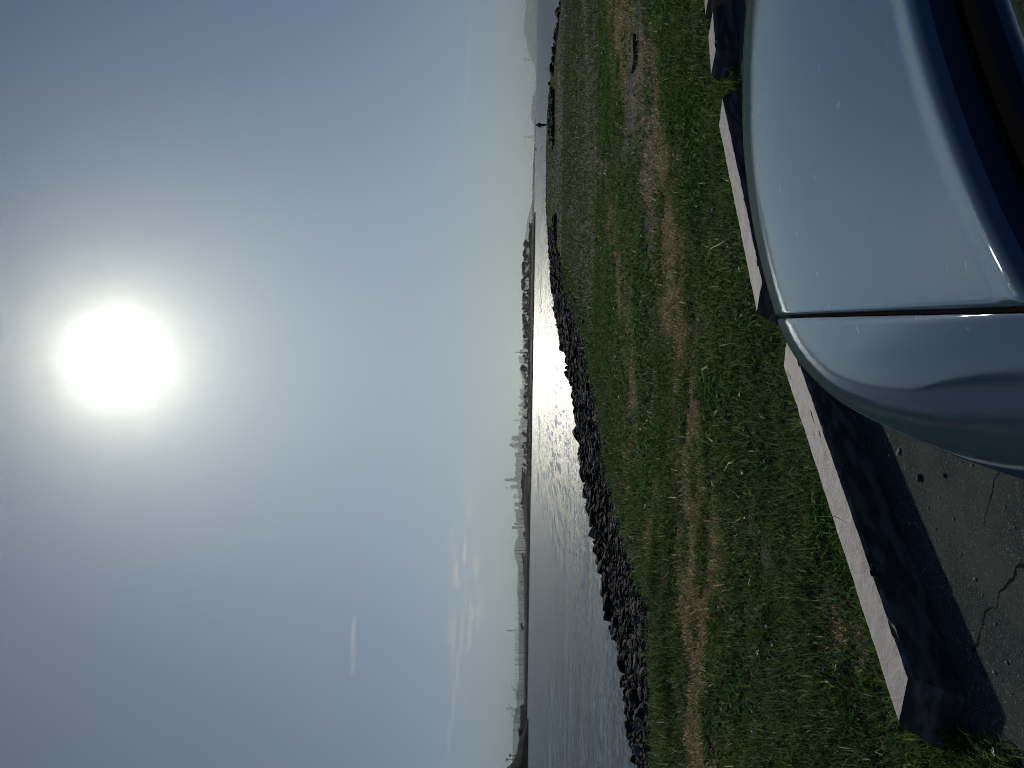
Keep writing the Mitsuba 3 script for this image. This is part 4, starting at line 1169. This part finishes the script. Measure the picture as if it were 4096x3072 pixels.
for s in range(7):
    m = ROCKS[s].simplify_quadric_decimation(face_count=60) if False else trimesh.convex.convex_hull(ROCKS[s].vertices[::3])
    lo.append(m)
ms = []
for i, M in rest:
    m = lo[i % 7].copy(); m.apply_transform(M); ms.append(m)
pale = [m for k, m in enumerate(ms) if k % 8 == 3]  # stones coloured pale to stand for lit flecks
put('shore_stones', cat([m for k, m in enumerate(ms) if k % 8 != 3]), 'm_rock'); put('pale_shore_stones', cat(pale), 'm_rock_lit'); tag('pale_shore_stones', 'stones painted pale as sunlit flecks among the dark ones of the bank', 'stones', kind='stuff'); tag('shore_stones', 'mass of smaller dark stones of the rocky bank', 'stones', kind='stuff')

# ------------------------------------------------------------------ grass and weeds
gr = np.random.default_rng(77)
grass_poly = crest_poly.buffer(0.5).difference(lot_poly.buffer(-0.03))


def scatter(n, y0, y1, x0=-0.64, x1=0.62):
    u = gr.uniform(size=n)
    Y = np.sqrt(y0 ** 2 + u * (y1 ** 2 - y0 ** 2))
    X = gr.uniform(x0, x1, n) * Y
    ok = shapely.contains(grass_poly, shapely.points(X, Y))
    return X[ok], Y[ok]


def blades(X, Y, h, w, lean, col, az=None, zoff=0.0):
    n = len(X)
    az = gr.uniform(0, 2 * math.pi, n) if az is None else az
    fa = gr.uniform(0, 2 * math.pi, n)
    Z = gz(X, Y) + zoff
    base = np.stack([X, Y, Z - 0.006], -1)
    side = np.stack([np.cos(fa), np.sin(fa), 0 * fa], -1) * (w / 2)[:, None]
    out = np.stack([np.cos(az), np.sin(az), 0 * az], -1) * (lean * h)[:, None]
    up = np.zeros((n, 3)); up[:, 2] = h
    mid = base + up * 0.6 + out * 0.35
    tip = base + up * np.sqrt(np.clip(1 - 0.45 * lean ** 2, 0.15, 1))[:, None] + out
    V = np.stack([base - side, base + side, mid - side * 0.8, mid + side * 0.8, tip], 1).reshape(-1, 3)
    i = np.arange(n)[:, None] * 5
    F = np.concatenate([i + [0, 1, 3], i + [0, 3, 2], i + [2, 3, 4]], 0)
    C = np.repeat(col, 5, 0)
    return V, F, C


def leaves(X, Y, h, L, W, col):
    """broad weed leaves: a folded rhomb held at a low angle"""
    n = len(X)
    az = gr.uniform(0, 2 * math.pi, n); el = gr.uniform(-0.15, 0.75, n); roll = gr.normal(0, 0.45, n)
    Z = gz(X, Y) + h
    d = np.stack([np.cos(az) * np.cos(el), np.sin(az) * np.cos(el), np.sin(el)], -1)
    s = np.stack([-np.sin(az), np.cos(az), 0 * az], -1)
    u = np.cross(d, s); u *= np.sign(u[:, 2:3])
    s = s * np.cos(roll)[:, None] + u * np.sin(roll)[:, None]
    c = np.stack([X, Y, Z], -1)
    V = np.stack([c, c + d * (L * 0.5)[:, None] + s * (W / 2)[:, None] + u * (W * 0.18)[:, None], c + d * L[:, None] - u * (L * 0.12)[:, None], c + d * (L * 0.5)[:, None] - s * (W / 2)[:, None] + u * (W * 0.18)[:, None], ], 1).reshape(-1, 3)
    i = np.arange(n)[:, None] * 4
    F = np.concatenate([i + [0, 1, 2], i + [0, 2, 3]], 0)
    return V, F, np.repeat(col, 4, 0)


def colour(n, a, b, t):
    t = np.clip(t + gr.normal(0, 0.18, n), 0, 1)[:, None]
    c = np.array(a) * (1 - t) + np.array(b) * t
    pale = gr.uniform(size=(n, 1)) < 0.012  # a few blades coloured pale to stand for sun glints
    c = np.where(pale, np.array([0.52, 0.56, 0.40]), c)
    return c * gr.uniform(0.75, 1.25, (n, 1))


G, D_, Wd = [], [], []
for (n, y0, y1, h0, w0) in ((135000, 2.3, 5.5, 0.055, 0.0065), (190000, 5.5, 10, 0.055, 0.0090), (170000, 10, 20, 0.055, 0.013), (110000, 20, 45, 0.06, 0.028), (70000, 45, 130, 0.075, 0.08)):
    X, Y = scatter(n, y0, y1)
    dm, dt = dry_mask(X, Y), dirt_mask(X, Y)
    clump = fbm2(X * 2.6, Y * 2.6, 3, 41)
    big = fbm2(X * 0.55, Y * 0.75, 3, 43)
    keep = gr.uniform(size=len(X)) < np.clip(np.maximum(-0.15 + 2.0 * clump, 0.9 * dm), 0, 1) * (1 - 0.85 * dt)
    X, Y, dm, clump, big = X[keep], Y[keep], dm[keep], clump[keep], big[keep]
    dry = gr.uniform(size=len(X)) < 0.10 + 0.88 * dm
    edge = shapely.distance(crest_poly.exterior, shapely.points(X, Y))
    tall = 1 + 1.6 * np.exp(-(edge / 0.8) ** 2) * (Y < 40)
    h = h0 * np.exp(gr.normal(0, 0.35, len(X))) * (0.20 + 1.65 * clump) * tall
    w = w0 * np.exp(gr.normal(0, 0.3, len(X)))
    lean = np.clip(gr.normal(0.6, 0.35, len(X)), 0, 1.4)
    g = ~dry
    G.append(blades(X[g], Y[g], h[g], w[g] * 1.15, lean[g], colour(g.sum(), (0.050, 0.094, 0.032), (0.142, 0.200, 0.076), big[g] * 0.9 + 0.1) * (1 - 0.28 * smoothstep(12, 30, Y[g]))[:, None]))
    d = dry
    D_.append(blades(X[d], Y[d], np.maximum(h[d] * 0.8, h0 * 0.45), w[d] * 0.9, np.clip(lean[d] + 0.35, 0, 1.5), colour(d.sum(), (0.27, 0.215, 0.125), (0.62, 0.52, 0.33), gr.uniform(size=d.sum()))))
    # broad leaved weeds in patches, mostly close to the stops
    if y1 <= 20:
        k = (gr.uniform(size=len(X)) < (0.60 if y1 < 8 else 0.36) * smoothstep(0.42, 0.62, fbm2(X * 1.3 + 9, Y * 1.5, 3, 47)) * (1 - dm)) & g
        nk = k.sum()
        Wd.append(leaves(X[k] + gr.normal(0, 0.02, nk), Y[k] + gr.normal(0, 0.02, nk), gr.uniform(0.01, 0.05, nk), w0 * gr.uniform(4.0, 8.5, nk), w0 * gr.uniform(2.2, 4.6, nk), colour(nk, (0.035, 0.100, 0.025), (0.120, 0.230, 0.065), gr.uniform(size=nk))))
# lusher tufts along the far side of the stops and in the gaps of the row
for (x0, y0, x1, y1, n) in ((-1.5, 2.75, -1.0, 3.4, 1500), (-1.3, 3.1, 0.4, 4.8, 7000), (0.3, 4.45, 0.75, 5.05, 2500), (0.6, 5.0, 2.2, 6.4, 5000), (2.0, 6.0, 2.75, 6.75, 5200), (-1.75, 1.9, -1.2, 2.9, 2600)):
    t = gr.uniform(size=n)
    X = x0 + (x1 - x0) * t + gr.normal(0, 0.12, n); Y = y0 + (y1 - y0) * t + gr.normal(0, 0.12, n)
    ok = shapely.contains(grass_poly.buffer(0.05), shapely.points(X, Y)); X, Y = X[ok], Y[ok]; n = len(X)
    G.append(blades(X, Y, 0.075 * np.exp(gr.normal(0, 0.4, n)), 0.006 * np.exp(gr.normal(0, 0.3, n)), np.clip(gr.normal(0.7, 0.4, n), 0, 1.4), colour(n, (0.050, 0.105, 0.024), (0.15, 0.22, 0.06), gr.uniform(size=n))))
    k = gr.uniform(size=n) < 0.28
    Wd.append(leaves(X[k], Y[k], gr.uniform(0.01, 0.07, k.sum()), gr.uniform(0.02, 0.05, k.sum()), gr.uniform(0.012, 0.026, k.sum()), colour(k.sum(), (0.036, 0.10, 0.022), (0.12, 0.22, 0.06), gr.uniform(size=k.sum()))))


def join(parts):
    vs, fs, cs, n = [], [], [], 0
    for v, f, c in parts:
        vs.append(v); fs.append(f + n); cs.append(c); n += len(v)
    return np.vstack(vs), np.vstack(fs), np.vstack(cs)


for key, parts, mat, label, c in (('grass', G, 'm_grass', 'short green grass of the strip above the bay', 'grass'), ('dry_grass', D_, 'm_straw', 'straw coloured dead grass lying in strips', 'dry grass'), ('weed_leaves', Wd, 'm_grass', 'dark green broad leaved weeds among the grass', 'weeds')):
    v, f, col = join(parts)
    put(key, (v, f), mat, color=np.clip(col, 0.002, 0.9))
    tag(key, label, c, kind='stuff')

# a few things lying in the grass: pale dead leaves, one orange leaf, a dark low block
def leaf_mesh(seed):
    r = np.random.default_rng(seed)
    P = []
    for t in np.linspace(0, 1, 6):
        w = 0.32 * math.sin(math.pi * (0.06 + 0.9 * t)) * r.uniform(0.8, 1.2)
        z = 0.25 * math.sin(2.2 * t + r.uniform(-.4, .4))
        P.append([(t - 0.5, -w, z + 0.10), (t - 0.5, 0, z), (t - 0.5, w, z + 0.13 * r.uniform(0.4, 1.4))])
    return grid_mesh(np.array(P))


LEAF = [leaf_mesh(s) for s in range(4)]
PALE = [(2463, 1165, 5), (2449, 1192, 7), (2416, 1279, 7), (2595, 1221, 6), (2608, 1122, 6), (2852, 846, 14), (2836, 1297, 12), (2816, 1323, 5), (2529, 1378, 5), (2479, 1586, 12), (2564, 1719, 10), (2626, 1874, 6), (2978, 1709, 9), (2979, 1720, 8), (2975, 1890, 16), (2903, 1883, 10), (2984, 2070, 12),
        (2946, 2115, 10), (3072, 2507, 16), (2896 + 365 * .5425, 2172 + 750 * .5425, 14), (2896 + 280 * .5425, 2172 + 850 * .5425, 16), (2896 + 910 * .5425, 2172 + 640 * .5425, 14), (2896 + 745 * .5425, 2172 + 930 * .5425, 15), (2896 + 772 * .5425, 2172 + 1020 * .5425, 15), (2896 + 832 * .5425, 2172 + 1195 * .5425, 18),
        (2896 + 220 * .5425, 2172 + 1230 * .5425, 24), (2896 + 185 * .5425, 2172 + 1170 * .5425, 22), (2896 + 225 * .5425, 2172 + 1400 * .5425, 20), (3040, 2610, 22), (2735, 2863, 8), (2853, 2962, 8), (2896 + 1445 * .5425, 2172 + 1440 * .5425, 14), (2896 + 1523 * .5425, 2172 + 1500 * .5425, 14), (2896 + 2010 * .5425, 2172 + 1540 * .5425, 26), (2494, 425, 8), (2505, 423, 7), (2340, 954, 4), (2345, 760, 4), (2785, 310, 8)]
for i, (x, y, px) in enumerate(PALE):
    p = on_plane(x, y, 0.03)
    s = px / FPX * p[1] * 1.25
    key = numbered('dead_leaf')
    put(key, LEAF[i % 4], 'm_leaf_pale', smooth=True, to_world=T().translate([p[0], p[1], max(0.0, float(gz(p[0], p[1]))) + 0.035]).rotate([0, 0, 1], float(i * 83 % 360)).rotate([1, 0, 0], float(i * 29 % 50 - 15)).scale(float(s)))
    stretch = 'upper' if y < 1250 else ('middle' if y < 2150 else 'lower')
    near = 'close beyond the parking stops' if p[1] < 4.6 else ('on the near half of the grass' if p[1] < 9 else 'far out on the grass')
    tag(key, f"{'larger' if px > 13 else 'small'} pale dead leaf {near}, {stretch} part of the picture", 'leaf', 'pale dead leaves in the grass')
for i, (x, y, px) in enumerate([(2832, 547, 20), (3070, 1845, 12), (2670, 2994, 9)]):
    p = on_plane(x, y, 0.03); s = px / FPX * p[1] * 1.2
    key = numbered('orange_leaf')
    put(key, LEAF[i], 'm_leaf_orange', smooth=True, to_world=T().translate([p[0], p[1], 0.05]).rotate([0, 0, 1], 40.0 * i).scale(float(s)))
    tag(key, ('orange leaf on the grass beyond the middle parking stop', 'dull orange leaf close to the longest parking stop', 'small orange leaf at the grassy edge above the rocks')[i], 'leaf')
p = on_plane(2540, 215, 0.0)
b = wobble(manifold3d_box := trimesh.creation.box((0.50, 0.30, 0.05)).subdivide().subdivide().subdivide(), 0.012, 7.0, 9)
b.apply_transform(trimesh.transformations.rotation_matrix(0.22, (0, 0, 1))); b.apply_translation((p[0], p[1], 0.025))
put('timber_block', b, 'm_block', smooth=30); tag('timber_block', 'dark low block lying in the grass beside the stony track', 'timber')


# ------------------------------------------------------------------ the person on the spit
def skeleton(joints, bones, res=0.03):
    ms = []
    for a, b in bones:
        (pa, ra), (pb, rb) = joints[a], joints[b]
        ms.append(manifold3d.Manifold.batch_hull([manifold3d.Manifold.sphere(ra, 14).translate(pa), manifold3d.Manifold.sphere(rb, 14).translate(pb)]))
    m = manifold3d.Manifold.batch_boolean(ms, manifold3d.OpType.Add).refine_to_length(res).to_mesh()
    t = trimesh.Trimesh(m.vert_properties[:, :3], m.tri_verts, process=True)
    return trimesh.smoothing.filter_taubin(t, iterations=8)


J = {'head': ((0.01, 0.02, 1.58), .10), 'chin': ((0.01, 0.06, 1.50), .065), 'neck': ((0, 0, 1.44), .055), 'chest': ((0, 0, 1.26), .15), 'waist': ((0, 0, 1.02), .135), 'hip': ((0, 0, 0.90), .15),
     'shl': ((-.19, 0, 1.36), .075), 'shr': ((.19, 0, 1.36), .075), 'ell': ((-.33, -.03, 1.10), .05), 'elr': ((.32, -.02, 1.10), .05), 'wrl': ((-.24, .10, .93), .036), 'wrr': ((.20, .13, .94), .036),
     'hal': ((-.21, .14, .89), .034), 'har': ((.17, .16, .90), .034), 'thl': ((-.09, 0, .86), .095), 'thr': ((.09, 0, .86), .095), 'knl': ((-.10, .02, .48), .062), 'knr': ((.11, .01, .48), .062), 'anl': ((-.10, -.01, .09), .042), 'anr': ((.13, -.02, .09), .042),
     'tol': ((-.11, .14, .04), .036), 'tor': ((.16, .13, .04), .036)}
for sd, sx in (('l', -1), ('r', 1)):
    h = np.array(J['ha' + sd][0])
    for i in range(4):
        J[f'f{sd}{i}'] = (tuple(h + [sx * (-0.02 + 0.014 * i) * 0.8, 0.03, -0.045 - 0.006 * (i in (1, 2))]), .0095)
    J[f'f{sd}4'] = (tuple(h + [-sx * 0.03, 0.035, -0.01]), .0105)
B = [('head', 'chin'), ('head', 'neck'), ('neck', 'chest'), ('chest', 'waist'), ('waist', 'hip'), ('chest', 'shl'), ('chest', 'shr'), ('shl', 'ell'), ('ell', 'wrl'), ('wrl', 'hal'), ('shr', 'elr'), ('elr', 'wrr'), ('wrr', 'har'),
     ('hip', 'thl'), ('hip', 'thr'), ('thl', 'knl'), ('knl', 'anl'), ('anl', 'tol'), ('thr', 'knr'), ('knr', 'anr'), ('anr', 'tor')] + [(f'ha{s}', f'f{s}{i}') for s in 'lr' for i in range(5)]
body = skeleton(J, B, 0.02)
PX = 2190.5
pp = on_plane(2192, 500.5, -0.22)
pscale = 1.0


def place(m):
    m = m.copy(); m.apply_transform(trimesh.transformations.rotation_matrix(0.35, (0, 0, 1)))
    m.apply_translation((pp[0], pp[1], float(gz(pp[0], pp[1])) + 0.02)); return m


def grown(names, grow, cut=None):
    j = {k: (v[0], v[1] + grow) for k, v in J.items()}
    return skeleton(j, names, 0.03)


child('person', 'body', place(body), 'm_skin', smooth=True)
child('person', 'jacket', place(grown([('neck', 'chest'), ('chest', 'waist'), ('waist', 'hip'), ('chest', 'shl'), ('chest', 'shr'), ('shl', 'ell'), ('ell', 'wrl'), ('shr', 'elr'), ('elr', 'wrr')], 0.028)), 'm_jacket', smooth=True)
child('person', 'trousers', place(grown([('hip', 'thl'), ('hip', 'thr'), ('thl', 'knl'), ('knl', 'anl'), ('thr', 'knr'), ('knr', 'anr')], 0.020)), 'm_cloth', smooth=True)
sh = {**J, 'anl': (J['anl'][0], .03), 'anr': (J['anr'][0], .03)}
child('person', 'shoes', place(grown([('anl', 'tol'), ('anr', 'tor')], 0.012)), 'm_hair', smooth=True)
hair = trimesh.creation.icosphere(2, 0.112); hair.vertices *= (1, 1.08, 1.05); hair.apply_translation((0.01, -0.005, 1.605))
child('person', 'hair', place(hair), 'm_hair', smooth=True)
tag('person', 'person in dark jacket and trousers standing with bent arms on the spit', 'person')
